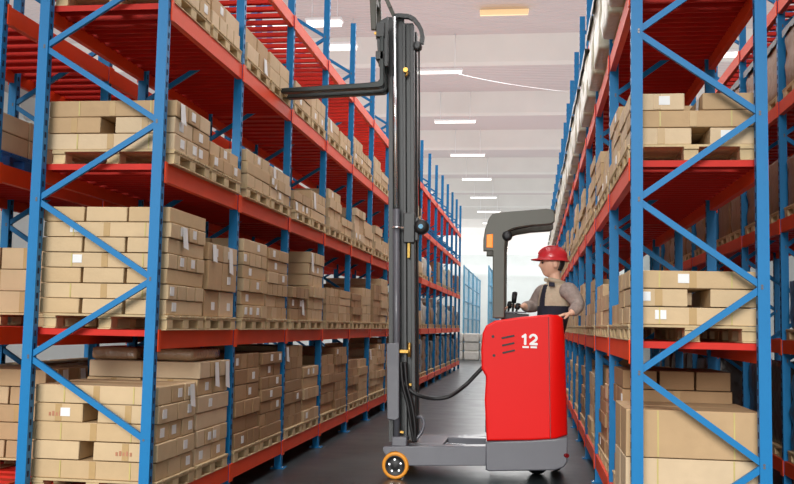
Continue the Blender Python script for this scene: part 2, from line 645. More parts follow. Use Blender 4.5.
def layer(kind, U, V, r):
    """list of (u0,u1,v0,v1,words) filling U deep (from the aisle) by V along the rack"""
    g = 0.004
    out = []
    if kind == 'long3':        # three boxes side by side, long along the rack
        for k, nm in enumerate(('aisle-side', 'middle', 'far-side')):
            out.append((k * U / 3 + g, (k + 1) * U / 3 - g, 0, V, nm))
    elif kind == 'cross4':     # boxes across the rack, stacked along it
        for k, nm in enumerate(('foremost', 'second-row', 'third-row', 'rearmost')):
            out.append((0, U, k * V / 4 + g, (k + 1) * V / 4 - g, nm))
    elif kind == 'cross3':
        for k, nm in enumerate(('foremost', 'middle', 'rearmost')):
            out.append((0, U, k * V / 3 + g, (k + 1) * V / 3 - g, nm))
    elif kind == 'gap2':       # two unequal boxes with a gap, in two rows
        s = r.uniform(0.42, 0.5)
        gp = r.uniform(0.07, 0.12)
        for k, nm in enumerate(('foremost', 'rearmost')):
            v0, v1 = k * V / 2 + g, (k + 1) * V / 2 - g
            out.append((0, U * (1 - s) - gp / 2, v0, v1, nm + ' aisle-side'))
            out.append((U * (1 - s) + gp / 2, U, v0, v1, nm + ' far-side'))
    elif kind == 'quad':
        for k, nm in enumerate(('foremost', 'rearmost')):
            for q, n2 in enumerate(('aisle-side', 'far-side')):
                out.append((q * U / 2 + g, (q + 1) * U / 2 - g, k * V / 2 + g, (k + 1) * V / 2 - g, nm + ' ' + n2))
    elif kind == 'six':
        for k, nm in enumerate(('foremost', 'middle', 'rearmost')):
            for q, n2 in enumerate(('aisle-side', 'far-side')):
                out.append((q * U / 2 + g, (q + 1) * U / 2 - g, k * V / 3 + g, (k + 1) * V / 3 - g, nm + ' ' + n2))
    elif kind == 'two':
        for k, nm in enumerate(('nearer', 'farther')):
            out.append((0, U, k * V / 2 + g, (k + 1) * V / 2 - g, nm))
    elif kind == 'one':
        out.append((0, U, 0, V, 'whole-layer'))
    return out


def stack(side, xface, sgn, depth, D0, bay, slot, lv, kinds, h, tone=None, over=0.0, du=0.0, label_p=0.4, r=RND):
    """a pallet and its cartons"""
    V = 0.665
    y0 = D0 + PD + 0.018 + bay * BAY + slot * (V + 0.03)
    z = LV[lv] + BH / 2
    U = depth - 0.06 + over
    u0 = 0.03 - over + du
    oh = OVER.get((side, lv), 0.0)
    U += oh
    u0 -= oh
    cx = xface + sgn * (depth / 2 - oh * 0.85)
    yo = r.uniform(-0.006, 0.006)
    full = (D0 + bay * BAY < 12)
    pallet(cx, y0 + V / 2 + yo, z, depth - 0.03, V, '%s pallet under the load in %s bay of %s rack %s shelf' %
           (('nearer wooden', 'farther wooden')[slot], ORD[bay], side, SH[lv]), 'pallets on the %s rack %s shelf' % (side, SH[lv]), full)
    z += PH + 0.001
    hs = h if isinstance(h, (list, tuple)) else [h] * len(kinds)
    base = tone if tone is not None else r.randrange(5)
    for k, kd in enumerate(kinds):
        sh = r.uniform(-0.03, 0.03) if bay + slot else r.uniform(-0.012, 0.012)
        for (a, b, c, d, w) in layer(kd, U, V - 0.02, r):
            j = [r.uniform(0, 0.006) for _ in range(4)]
            ua, ub = u0 + a + j[0] + sh * 0.5, u0 + b - j[1] + sh * 0.5
            va, vb = y0 + 0.01 + c + j[2], y0 + 0.01 + d - j[3]
            xs = sorted((xface + sgn * ua, xface + sgn * ub))
            cartons.append(dict(lo=(xs[0], va, z + 0.001), hi=(xs[1], vb, z + hs[k] - 0.002), tone=(base + (r.random() < 0.35)) % 5 if base < 5 else RND.choice((5, 6)),
                                w=w, layer=k, nl=len(kinds), side=side, bay=bay, slot=slot, lv=lv, sgn=sgn,
                                lab=r.random() < label_p, rot=r.uniform(-0.014, 0.014) if bay or slot else r.uniform(-0.005, 0.005)))
        z += hs[k]
    return z


LOADM = {}


def load_mesh(dx, dy, dz, mt, seed, cap=False):
    key = (round(dx, 2), round(dy, 2), round(dz, 2), mt, seed, cap)
    if key in LOADM:
        return LOADM[key]
    r = random.Random(seed * 7 + 3)
    m = MB()
    bm = m.bm
    nz = max(2, int(dz / 0.1))
    vs = m.box((-dx / 2, -dy / 2, 0), (dx / 2, dy / 2, dz), mt, 0.025, seg=2)
    # layer bulges: ring cuts
    for k in range(1, nz):
        z = dz * k / nz
        bmesh.ops.bisect_plane(bm, geom=bm.verts[:] + bm.edges[:] + bm.faces[:], plane_co=(0, 0, z), plane_no=(0, 0, 1))
    for k in (-0.25, 0.0, 0.25):
        bmesh.ops.bisect_plane(bm, geom=bm.verts[:] + bm.edges[:] + bm.faces[:], plane_co=(0, k * dy, 0), plane_no=(0, 1, 0))
        bmesh.ops.bisect_plane(bm, geom=bm.verts[:] + bm.edges[:] + bm.faces[:], plane_co=(k * dx, 0, 0), plane_no=(1, 0, 0))
    off = [r.uniform(0.93, 1.0) for _ in range(nz + 2)]
    for v in bm.verts:
        k = int(v.co.z / dz * nz + 0.5)
        s = off[min(k, nz)]
        v.co.x *= s * r.uniform(0.975, 1.0)
        v.co.y *= s * r.uniform(0.975, 1.0)
        if v.co.z > dz * 0.9:
            v.co.z -= r.uniform(0, 0.05) * dz
    for f in bm.faces:
        f.smooth = True
    LOADM[key] = m.mesh('wrapped_load')
    return LOADM[key]


def load(side, xface, sgn, depth, D0, bay, slot, lv, h, mt, look, over=0.0, film=False, pal=True):
    V = 0.665
    y0 = D0 + PD + 0.018 + bay * BAY + slot * (V + 0.03)
    z = LV[lv] + BH / 2
    cx = xface + sgn * depth / 2
    if pal:
        pallet(cx, y0 + V / 2, z, depth - 0.03, V, '%s pallet under the load in %s bay of %s rack %s shelf' %
               (('nearer wooden', 'farther wooden')[slot], ORD[bay], side, SH[lv]), 'pallets on the %s rack %s shelf' % (side, SH[lv]), D0 + bay * BAY < 10)
        z += PH + 0.001
    dx, dy = depth - 0.05 + over, V - 0.03
    me = load_mesh(dx, dy, h, mt, (bay * 2 + slot + lv) % 4)
    o = put('wrapped_load', me, None, (cx - sgn * over / 2, y0 + V / 2, z))
    tag(o, '%s wrapped load, %s of %s bay, %s rack %s shelf' % (look, ('nearer half', 'farther half')[slot], ORD[bay], side, SH[lv]),
        'load', 'wrapped loads on the %s rack %s shelf' % (side, SH[lv]))
    if film:
        m = MB()
        n = 10
        top, bot = [], []
        r = random.Random(bay * 5 + slot)
        for s in (-1, 1):
            x = s * (dx / 2 + 0.004)
            pts = [(x, -dy / 2 * 1.01, h * 1.01)] + [(x, dy / 2 * 1.01, h * 1.01)] + \
                  [(x, dy * (0.5 - k / n), h * (0.93 - 0.06 * r.random())) for k in range(n + 1)]
            m.prism(pts, (s * 0.003, 0, 0), 'blackfilm')
        m.box((-dx / 2 - 0.004, -dy / 2 * 1.01, h * 0.985), (dx / 2 + 0.004, dy / 2 * 1.01, h * 1.01), 'blackfilm')
        put('film_cap', m, o, o.location)
    occl.append((Vector((cx - dx / 2, y0, z)), Vector((cx + dx / 2, y0 + V, z + h))))
    return o


LA = ('left', XL, -1, WLD, DL)
RA = ('right', XR, 1, WRD, DR)
weave = lambda n, first=0: [('long3', 'cross4')[(k + first) % 2] for k in range(n)]
pin = lambda n, first=0: [('cross3', 'gap2')[(k + first) % 2] for k in range(n)]


def mixed(n):
    ks = []
    for k in range(n):
        ks.append(RND.choice(('cross4', 'long3', 'six', 'quad', 'cross3', 'gap2')))
    return ks


# --- left rack
stack(*LA, 0, 0, 0, pin(5, 0), 0.111, tone=0, label_p=0.45)
stack(*LA, 0, 1, 0, mixed(6), 0.113, tone=1)
stack(*LA, 0, 0, 1, weave(7), 0.093, tone=0, label_p=0.5)
stack(*LA, 0, 1, 1, ['quad', 'quad', 'two'], [0.18, 0.2, 0.12], tone=2, label_p=0.9)
stack(*LA, 0, 0, 2, pin(3, 0), 0.102, tone=2)
stack(*LA, 0, 1, 2, ['six', 'six'], 0.095, tone=3)
stack(*LA, 0, 0, 3, ['cross3', 'quad'], 0.115, tone=1)
stack(*LA, 0, 1, 3, ['cross4', 'quad'], 0.11, tone=2)
stack(*LA, 1, 0, 1, weave(6, 1), 0.1, tone=0, label_p=0.8)
stack(*LA, 1, 1, 1, mixed(6), 0.098, tone=3, label_p=0.6)
stack(*LA, 1, 0, 2, ['cross3', 'long3', 'cross3'], 0.095, tone=0)
stack(*LA, 1, 1, 2, ['six', 'cross3', 'six'], 0.09, tone=1)
stack(*LA, 1, 0, 0, mixed(6), 0.118, tone=5)
stack(*LA, 1, 1, 0, mixed(7), 0.1, tone=6)
for b in range(1, 3):
    for s in (0, 1):
        stack(*LA, b, s, 3, RND.choice((['cross3', 'six'], ['quad', 'cross3'], ['quad', 'quad'])), RND.uniform(0.1, 0.14))
for b in range(2, 9):
    for s in (0, 1):
        stack(*LA, b, s, 0, mixed(RND.choice((5, 6, 7))), RND.uniform(0.095, 0.108), tone=RND.choice((3, 5, 6)))
        stack(*LA, b, s, 1, mixed(RND.choice((3, 4, 5, 6))), RND.uniform(0.085, 0.112), tone=RND.choice((0, 1, 3, 4, 5)))
        n = RND.choice((2, 3, 3, 4))
        stack(*LA, b, s, 2, mixed(n), RND.uniform(0.09, 0.11))
        if b > 2:
            stack(*LA, b, s, 3, mixed(RND.choice((2, 2, 3))), RND.uniform(0.09, 0.11))
for b in range(9, 16):
    for s in (0, 1):
        load(*LA, b, s, 0, RND.uniform(0.55, 0.75), RND.choice(('darkwrap', 'brownwrap')), 'dark brown')
        load(*LA, b, s, 1, RND.uniform(0.35, 0.6), RND.choice(('whitewrap', 'darkwrap', 'brownwrap')), 'crumpled')
        if (b + s) % 4 != 3:
            load(*LA, b, s, 2, RND.uniform(0.25, 0.55), RND.choice(('whitewrap', 'palewrap', 'brownwrap')), 'whitish')

# --- right rack
stack(*RA, 0, 0, 0, ['two', 'two'], 0.26, tone=2, over=0.06, du=0.0, label_p=0)
stack(*RA, 0, 1, 0, mixed(6), 0.117, tone=5)
stack(*RA, 0, 0, 1, ['cross3', 'gap2', 'cross3'], 0.1, tone=0)
stack(*RA, 0, 1, 1, ['six'], 0.13, tone=3)
stack(*RA, 0, 0, 2, ['gap2', 'cross3', 'gap2'], 0.098, tone=2)
stack(*RA, 0, 1, 2, ['quad', 'cross3', 'six', 'quad'], 0.095, tone=1, label_p=0.8)
for b in range(1, 16):
    for s in (0, 1):
        stack(*RA, b, s, 0, mixed(RND.choice((5, 6, 7))), RND.uniform(0.095, 0.108), tone=RND.choice((1, 3, 5)), label_p=0.6)
        stack(*RA, b, s, 1, mixed(RND.choice((2, 2, 3, 4))), RND.uniform(0.09, 0.12))
        stack(*RA, b, s, 2, mixed(RND.choice((2, 3, 4, 5))), RND.uniform(0.09, 0.115), label_p=0.6)
for b in range(0, 16):
    for s in (0, 1):
        load(*RA, b, s, 3, RND.uniform(0.42, 0.5), 'palewrap', 'pale film', over=0.11, film=True)

# --- rack behind the left one
LB = ('rear left', XB, -1, WLD, DL)
t0 = DL + PD + 0.018
for b in range(0, 4):
    for s in (0, 1):
        if b == 0 and s == 0:
            continue
        stack(*LB, b, s, 2, ['quad', 'quad'], 0.15)
        stack(*LB, b, s, 1, ['quad', 'cross3', 'quad'], 0.15)
        stack(*LB, b, s, 0, mixed(5), 0.12, tone=3)
# blue plastic pallet with two layers of cartons, first bay third shelf
z = LV[2] + BH / 2
pallet(XB - WLD / 2, t0 + 0.33, z, WLD - 0.03, 0.66, 'blue plastic pallet at the far left behind the left rack', None, True, 'bluepal')
for k in range(2):
    for q in range(3):
        for v in range(2):
            x1 = XB - 0.02 - q * 0.26
            cartons.append(dict(lo=(x1 - 0.25, t0 + v * 0.33, z + PH + 0.002 + k * 0.12), hi=(x1, t0 + v * 0.33 + 0.32, z + PH + 0.12 + k * 0.12 - 0.001), tone=2,
                                w=('foremost ', 'rearmost ')[v] + ('aisle-side', 'middle', 'far-side')[q], layer=k, nl=2, side='rear left', bay=0, slot=0, lv=2,
                                sgn=-1, lab=False, rot=0))
# --- rack across the next aisle on the right
QA = ('right back', XQ, 1, WRD, DR)
for b in range(0, 8):
    for s in (0, 1):
        load(*QA, b, s, 3, 0.5 + 0.04 * ((b + s) % 2), 'brownwrap', 'big brown', film=True)
        load(*QA, b, s, 2, 0.42 + 0.05 * ((b * 2 + s) % 3), 'brownwrap', 'brown')
        if b != 3:
            load(*QA, b, s, 0, 0.62 + 0.05 * ((b + 2 * s) % 3), 'darkwrap', 'dark')
        if b < 2:
            load(*QA, b, s, 1, 0.4, 'darkwrap', 'dark')

# --- which cartons show largest
verts, polys, owner = [], [], []


def add_poly_box(lo, hi, k):
    n = len(verts)
    for x in (lo[0], hi[0]):
        for y in (lo[1], hi[1]):
            for zz in (lo[2], hi[2]):
                verts.append((x, y, zz))
    for f in ((0, 1, 3, 2), (4, 6, 7, 5), (0, 4, 5, 1), (2, 3, 7, 6), (0, 2, 6, 4), (1, 5, 7, 3)):
        polys.append([n + i for i in f]); owner.append(k)


for i, c in enumerate(cartons):
    add_poly_box(c['lo'], c['hi'], i)
for lo, hi in occl:
    add_poly_box(lo, hi, -1)
add_poly_box((-0.36, 8.1, 0.1), (0.35, 9.05, 1.38), -1)
add_poly_box((-1.1, 8.15, 0.2), (-0.92, 8.3, 3.9), -1)
for side, xf, sg, dp, D0 in (LA, RA, LB, QA):
    for i in range(0, 16):
        for x in (xf + sg * PW / 2, xf + sg * (dp - PW / 2)):
            add_poly_box((x - PW / 2, D0 + i * BAY, 0), (x + PW / 2, D0 + i * BAY + PD, PTOP), -1)
    for z in LV:
        for x in (xf, xf + sg * dp):
            add_poly_box((x - 0.02, D0, z - BH / 2), (x + 0.02, D0 + 16 * BAY, z + BH / 2), -1)
tree = BVHTree.FromPolygons([Vector(v) for v in verts], polys)
hits = [0] * len(cartons)
RT = RW.transposed()
for py in range(1, 484, 2):
    for px in range(1, 794, 2):
        d = RT @ Vector(((px - 397) / FOC, -(py - 242) / FOC, -1))
        loc, nor, idx, dist = tree.ray_cast(CAM, d.normalized())
        if idx is not None and owner[idx] >= 0:
            hits[owner[idx]] += 1
order = sorted(range(len(cartons)), key=lambda i: -hits[i])
keep = set(i for i in order[:300] if hits[i] > 0)

CM = {}


def carton_mesh(dx, dy, dz, tone, seed):
    key = (round(dx, 3), round(dy, 3), round(dz, 3), tone, seed)
    if key in CM:
        return CM[key]
    r = random.Random(seed)
    m = MB()
    m.box((-dx / 2, -dy / 2, 0), (dx / 2, dy / 2, dz), 'kraft%d' % tone, 0.005, seg=2)
    for f in m.bm.faces:
        f.smooth = False
    for v in m.bm.verts:
        v.co.x += r.uniform(-0.0025, 0.0) * (1 if v.co.x > 0 else -1)
        v.co.y += r.uniform(-0.0025, 0.0) * (1 if v.co.y > 0 else -1)
        if v.co.z > dz / 2:
            v.co.z -= r.uniform(0, 0.003)
    CM[key] = m.mesh('carton')
    return CM[key]


rest = MB()
TONEW = ['kraft', 'tan', 'light', 'brown', 'buff', 'brown', 'dark']
for i, c in enumerate(cartons):
    lo, hi = Vector(c['lo']), Vector(c['hi'])
    d = hi - lo
    if i not in keep:
        if hits[i] > 0 or lo.y > 6 or True:
            rest.box(lo, hi, 'kraft%d' % c['tone'])
        continue
    cx, cy = (lo.x + hi.x) / 2, (lo.y + hi.y) / 2
    o = put('carton', carton_mesh(d.x, d.y, d.z, c['tone'], i % 3), None, (cx, cy, lo.z))
    if max(d.x, d.y) < 0.45:
        o.rotation_euler.z = c['rot']
    s = c['sgn']
    near = lo.y < 16
    if c['lab'] and near:
        # paper label on the face towards the aisle (or the camera on the end faces)
        if c['w'].startswith('foremost') and RND.random() < 0.3 or (c['lv'] < 3 and c['bay'] == 0 and c['slot'] == 0 and s > 0):
            q = RND.uniform(-0.3, 0.3) * d.x
            m = MB(); m.box((cx + q - 0.03, lo.y - 0.0018, lo.z + d.z * 0.3), (cx + q + 0.03, lo.y + 0.001, lo.z + d.z * 0.3 + min(0.05, d.z * 0.55)), 'paper')
        else:
            xf = hi.x if s < 0 else lo.x
            q = RND.uniform(-0.35, 0.2) * d.y
            w, h = min(0.065, d.y * 0.4), min(0.055, d.z * 0.6)
            m = MB(); m.box((xf - 0.0018, cy + q - w / 2, lo.z + d.z * 0.25), (xf + 0.0018, cy + q + w / 2, lo.z + d.z * 0.25 + h), 'paper')
        put('shipping_label', m, o)
    if near and RND.random() < 0.12 and c['layer'] >= c['nl'] - 2:
        # loose packing slip hanging down the aisle face
        xf = hi.x + 0.004 if s < 0 else lo.x - 0.004
        q = RND.uniform(-0.25, 0.25) * d.y
        L = RND.uniform(0.12, 0.2)
        m = MB()
        zt = hi.z - 0.01
        pts = [(xf, cy + q - 0.035, zt), (xf, cy + q + 0.035, zt), (xf - s * 0.012, cy + q + 0.04, zt - L), (xf - s * 0.006, cy + q - 0.03, zt - L * 0.92)]
        m.prism(pts, (-s * 0.0015, 0, 0), 'paper')
        put('packing_slip', m, o)
    if lo.y < 9 and c['w'].startswith(('foremost', 'aisle', 'middle')) and d.x > 0.3:
        # clear tape seam over the end face
        m = MB(); m.box((cx - 0.02, lo.y - 0.0012, lo.z + 0.004), (cx + 0.02, lo.y + 0.001, hi.z - 0.004), 'tape')
        put('packing_tape', m, o)
    if lo.y < 6 and d.x > 0.5:
        for q in (-0.26, 0.3):
            m = MB(); m.box((cx + q * d.x - 0.004, lo.y - 0.0022, lo.z + 0.004), (cx + q * d.x + 0.004, lo.y + 0.001, hi.z - 0.004), 'strap')
            put('strap', m, o)
    elif lo.y < 6 and 0.2 < d.x < 0.5 and c['lv'] == 0 and RND.random() < 0.6:
        # faded red print: a row of short strokes
        m = MB()
        for k in range(5):
            x = cx - 0.06 + k * 0.022
            m.box((x, lo.y - 0.0016, lo.z + d.z * 0.3), (x + 0.013, lo.y + 0.0005, lo.z + d.z * (0.5 + 0.06 * (k % 2))), 'ink')
        put('printed_mark', m, o)
    lay = 'top layer' if c['layer'] == c['nl'] - 1 else ORD[c['layer']] + ' layer'
    tag(o, '%s %s carton, %s, %s pallet, %s bay, %s rack %s shelf' %
        (TONEW[c['tone']], c['w'], lay, ('nearer', 'farther')[c['slot']], ORD[c['bay']], c['side'], SH[c['lv']]),
        'carton', 'cartons on the %s rack %s shelf' % (c['side'], SH[c['lv']]))
o = put('stacked_cartons', rest)
tag(o, 'brown cartons stacked deeper in and farther along the racks', 'cartons', kind='stuff')

# glossy stretch film roll bundle lying on top of the second stack, left rack floor shelf
for k, (u, w) in enumerate(((0.13, 0.36), (0.52, 0.34))):
    me = load_mesh(w, 0.6, 0.085, 'film', k, False)
    zt = LV[0] + BH / 2 + PH + 6 * 0.113 + 0.002
    o = put('wrapped_bundle', me, None, (XL - u - 0.1, DL + PD + 0.018 + 0.695 + 0.33, zt))
    tag(o, 'shiny film-wrapped bundle on top of a floor shelf stack, left rack, %s' % ('nearer the aisle', 'farther from the aisle')[k], 'bundle', 'film-wrapped bundles')

# ------------------------------------------------------------------ far end: blue cage rack and pale cartons
for q in range(2):
    t = thing('mesh_cage', (-2.6 + 0.0, 40 + 6 * q, 0), 'light blue open wire cage at the far end of the aisle, %s' % ('nearer one', 'farther one')[q], 'cage')
    x0, x1 = -2.75, -1.75
    ya, yb = 39 + 6.2 * q, 45 + 6.2 * q
    for x in (x0, x1):
        for y in (ya, (ya + yb) / 2, yb):
            m = MB(); m.box((x - .03, y - .03, 0), (x + .03, y + .03, 3.75), 'cage'); put('post', m, t)
    for z in (0.9, 1.6, 2.3, 3.0, 3.7):
        for x in (x0, x1):
            m = MB(); m.box((x - .02, ya, z - .02), (x + .02, yb, z + .02), 'cage'); put('rail', m, t)
    m = MB()
    for x in (x0, x1):
        for k in range(1, 10):
            y = ya + (yb - ya) * k / 10
            m.cyl((x, y, 0.2), (x, y, 3.7), 0.012, 'cage', 6)
    put('wire_mesh', m, t)
k = 0
for i in range(5):
    for j in range(3):
        x = -3.2 + i * 0.62
        m = MB(); m.box((x, 37 + 0.04 * (j % 2), 0.002 + j * 0.34), (x + 0.58, 37.7 + 0.04 * (j % 2), 0.338 + j * 0.34), 'bale', 0.05)
        o = recentre(put('pale_bale', m))
        tag(o, 'pale bale on the floor at the aisle end, %s column from left, %s' % (ORD[i], ('bottom', 'middle', 'top')[j]), 'bale', 'pale bales at the aisle end')


# ------------------------------------------------------------------ reach truck
YT = 8.10                      # near side of the truck
GR = 'truck'
tr = thing('reach_truck', (-0.3, 8.6, 0), 'red and grey reach truck with raised forks standing across the aisle', 'forklift')


def P(px, py, Y=YT):
    v = at(px, py, Y)
    return Vector((v.x, Y, v.z))


def outline(pts, Y):
    return [P(x, y, Y) for x, y in pts]


# red side panel facing the camera
m = MB()
body = [(486.5, 441), (484.5, 400), (486, 377), (481.5, 369), (481, 350), (482.5, 333), (486, 325.5), (495, 320.5), (520, 317), (548, 314.5), (558, 315),
        (563, 318), (565, 340), (567, 400), (568, 436), (556, 439), (530, 440.5)]
m.prism(outline(body, YT), (0, 0.22, 0), 'truckred', 0.018, 3)
xs0, xs1 = P(547, 380).x, P(568, 380).x
for k in range(1, 9):                      # the rear edge of the panel curves away
    bmesh.ops.bisect_plane(m.bm, geom=m.bm.verts[:] + m.bm.edges[:] + m.bm.faces[:], plane_co=(xs0 + (xs1 - xs0) * k / 9, 0, 0), plane_no=(1, 0, 0))
for v in m.bm.verts:
    if v.co.x > xs0 and v.co.y < YT + 0.12:
        v.co.y += 0.085 * ((v.co.x - xs0) / (xs1 - xs0)) ** 2.2
for f in m.bm.faces:
    f.smooth = f.normal.y < -0.3 and f.calc_center_median().x > xs0
bp = put('side_panel', m, tr)
m = MB(); m.bar(P(548.5, 317.5) + Vector((0, -0.0005, 0)), P(550.5, 438.5) + Vector((0, -0.0005, 0)), 0.006, 0.003, 'taill', up=(0, 1, 0))
put('panel_seam', m, bp)
for k, (x, y) in enumerate(((493, 336.5), (494, 355.5))):
    m = MB(); q = P(x, y); m.cyl(q + Vector((0, 0.002, 0)), q - Vector((0, 0.004, 0)), 0.012, 'black', 14); put('screw', m, bp)
for (x0, y0, x1, y1) in ((501.5, 338.3, 514.5, 335.6), (502, 345.6, 514.5, 343), (502.5, 353, 515, 350.2)):
    m = MB(); m.bar(P(x0, y0) - Vector((0, 0.001, 0)), P(x1, y1) - Vector((0, 0.001, 0)), 0.004, 0.016, 'black', up=(0, 0, 1), bevel=0.0015)
    put('vent_slot', m, bp)
# the number 12 with bars under the digits
num = MB()
s = 1 / 119.0
o = P(522.5, 347)


def stroke(pts, w=0.02):
    pts = [Vector((o.x + x, YT - 0.004, o.z + z)) for x, z in pts]
    for i, (a, b) in enumerate(zip(pts, pts[1:])):
        a, b = a - Vector((0, 0.0003 * i, 0)), b - Vector((0, 0.0003 * i, 0))
        num.bar(a, b, 0.006, w, 'white', up=(0, 0, 1))
    for i, p in enumerate(pts):
        p = p - Vector((0, 0.00015 + 0.0003 * i, 0))
        num.cyl(p + Vector((0, 0.003, 0)), p - Vector((0, 0.003, 0)), w / 2, 'white', 10)


stroke([(0.002, 0.085), (0.022, 0.10), (0.022, 0.026)])
arc = [(0.088 + 0.026 * math.cos(math.radians(t)), 0.076 + 0.025 * math.sin(math.radians(t))) for t in range(165, -50, -25)]
stroke(arc + [(0.066, 0.026), (0.116, 0.026)])
for x in (0.0, 0.066):
    num.box((o.x + x, YT - 0.007, o.z - 0.008), (o.x + x + 0.052, YT, o.z + 0.008), 'white')
put('fleet_number', num, bp)

# grey lower skirt, far panel, floor pan, hood
m = MB()
sk = [(485.5, 441.5), (530, 440.5), (556, 438.8), (568, 436), (567.5, 462), (564, 467.5), (555, 470.5), (489, 471.5), (485.5, 470)]
m.prism(outline(sk, YT + 0.004), (0, 0.95, 0), 'grey', 0.012)
sk_o = put('lower_skirt', m, tr)
m = MB(); q = P(565.8, 455.5); m.cyl(q + Vector((-.012, 0.03, 0)), q + Vector((0.012, -0.012, 0)), 0.018, 'taill', 14)
put('tail_lamp', m, sk_o)
fx = [P(x, y) for x, y in ((486.5, 441), (481.5, 369), (486, 325.5), (520, 317), (563, 318), (568, 436))]
m = MB(); m.prism([Vector((v.x, YT + 0.76, v.z)) for v in fx], (0, 0.19, 0), 'truckred', 0.015)
put('far_side_panel', m, tr)
a, b = P(485, 330), P(507, 437)
m = MB(); m.box((a.x, YT + 0.22, b.z), (b.x, YT + 0.76, a.z), 'grey', 0.015); hood = put('hood', m, tr)
m = MB()
d0, d1 = P(502, 314.5), P(549, 318)
m.prism([Vector((d0.x - 0.02, YT + 0.225, d0.z - .06)), Vector((d0.x, YT + 0.225, d0.z + 0.02)), Vector((d0.x + 0.22, YT + 0.225, d0.z + 0.01)), Vector((d0.x + 0.22, YT + 0.225, d0.z - .02)),
         Vector((d0.x + 0.05, YT + 0.225, d0.z - .12))], (0, 0.53, 0), 'black', 0.008)
dash = put('dashboard', m, tr)
m = MB()
m.box((d0.x + 0.005, YT + 0.26, d0.z + 0.018), (d0.x + 0.2, YT + 0.32, d0.z + 0.03), 'grey', 0.004)
put('dash_trim', m, dash)
# drive wheel under the skirt
m = MB()
m.lathe([(0.03, -0.05), (0.09, -0.05), (0.1, -0.04), (0.1, 0.04), (0.09, 0.05), (0.03, 0.05)], (0.05, YT + 0.62, 0.1), 'Y', 'black', 28)
put('drive_wheel', m, tr)
m = MB(); m.lathe([(0.02, -0.03), (0.05, -0.03), (0.06, -0.02), (0.06, 0.02), (0.05, 0.03), (0.02, 0.03)], (0.22, YT + 0.86, 0.06), 'Y', 'black', 20)
put('caster_wheel', m, tr)

# straddle legs with load wheels
for k, yy in enumerate((YT + 0.01, YT + 0.78)):
    m = MB()
    leg = [(382.5, 451), (382.5, 447.2), (385, 446.5), (486, 446.5), (486, 466), (408, 466), (401, 455), (396, 451.5), (390, 452.5), (386, 456)]
    m.prism([Vector((v.x, yy, v.z)) for v in outline(leg, YT)], (0, 0.15, 0), 'grey', 0.006)
    lg = put('straddle_leg', m, tr)
    c = P(395.3, 465.3)
    r = c.z
    r = 0.112
    wy = yy + 0.02
    m = MB()
    m.lathe([(r * 0.74, -0.045), (r * 0.93, -0.045), (r, -0.036), (r, 0.036), (r * 0.93, 0.045), (r * 0.74, 0.045), (r * 0.74, -0.045)], (c.x, wy, r), 'Y', 'orange', 36)
    wh = put('load_wheel', m, tr)
    m = MB()
    m.lathe([(0.001, -0.038), (r * 0.2, -0.04), (r * 0.3, -0.034), (r * 0.66, -0.034), (r * 0.745, -0.046), (r * 0.745, 0.04), (0.001, 0.04)], (c.x, wy, r), 'Y', 'black', 28)
    for j in range(5):
        a = j * 2 * math.pi / 5 + 0.4
        q = Vector((c.x + math.cos(a) * r * 0.45, wy - 0.034, r + math.sin(a) * r * 0.45))
        m.cyl(q, q - Vector((0, 0.008, 0)), 0.009, 'chrome', 8)
    put('hub', m, wh)
# cross chassis between the legs, with battery well
m = MB()
a, b = P(391, 446), P(486, 462)
m.box((a.x, YT + 0.16, b.z), (a.x + 0.42, YT + 0.78, a.z + 0.01), 'grey', 0.006)
m.box((a.x, YT + 0.02, a.z - 0.005), (a.x + 0.13, YT + 0.16, a.z + 0.075), 'grey', 0.01)
m.box((a.x + 0.42, YT + 0.62, b.z), (b.x, YT + 0.78, a.z + 0.02), 'grey', 0.006)
m.box((a.x + 0.42, YT + 0.16, b.z), (b.x, YT + 0.62, b.z + 0.02), 'dark')
m.bar((a.x + 0.44, YT + 0.2, a.z + 0.012), (b.x, YT + 0.26, a.z - 0.006), 0.02, 0.012, 'chrome')
put('chassis', m, tr)

# mast: outer channels, inner channels (near and far), cylinder, cross members
YM = YT + 0.12
for k, dy in enumerate((0.0, 0.22)):
    m = MB()
    for (x0, x1, t0, t1) in ((388.6, 392.6, 0.0, 0.07), (392.6, 403.5, 0.05, 0.07)):
        a, b = P(x0, 442, YM), P(x1, 16 + 0.1 * x0 * 0, YM)
        m.prism([Vector((P(x, y, YM).x, YM + dy + t0, P(x, y, YM).z)) for x, y in ((x0 + 0.3, 442), (x1 + 0.3, 442), (x1, 17), (x0, 17))], (0, t1 - t0, 0), 'dark')
    put('outer_mast_channel', m, tr)
    m = MB()
    for (x0, x1, t0, t1) in ((403.5, 406.5, 0.0, 0.08), (406.5, 411, 0.035, 0.08), (411, 414.8, 0.005, 0.08)):
        m.prism([Vector((P(x, y, YM).x, YM + dy + t0, P(x, y, YM).z)) for x, y in ((x0 + 0.6, 440), (x1 + 0.6, 440), (x1 - 1.2, 24), (x0 - 1.2, 24))], (0, t1 - t0, 0), 'dark', 0.004)
    put('inner_mast_channel', m, tr)
m = MB()
for (y0, y1) in ((20, 30), (214, 243), (425, 440)):
    a, b = P(391, y1, YM), P(412, y0, YM)
    m.box((a.x, YM + 0.08, a.z), (b.x, YM + 0.22, b.z), 'dark', 0.005)
put('mast_cross_member', m, tr)
a, b = P(403.5, 243, YM), P(415.5, 213, YM)
m = MB(); m.box((a.x, YM - 0.03, a.z), (b.x, YM + 0.05, b.z), 'dark', 0.008)
m.box((b.x, YM - 0.02, a.z + 0.02), (b.x + 0.03, YM + 0.05, b.z - 0.04), 'dark', 0.006)
brk = put('mast_bracket', m, tr)
c = P(421.5, 227, YM)
m = MB(); m.lathe([(0.02, -0.05), (0.055, -0.05), (0.065, -0.03), (0.065, 0.04), (0.03, 0.05)], c, 'Y', 'black', 20)
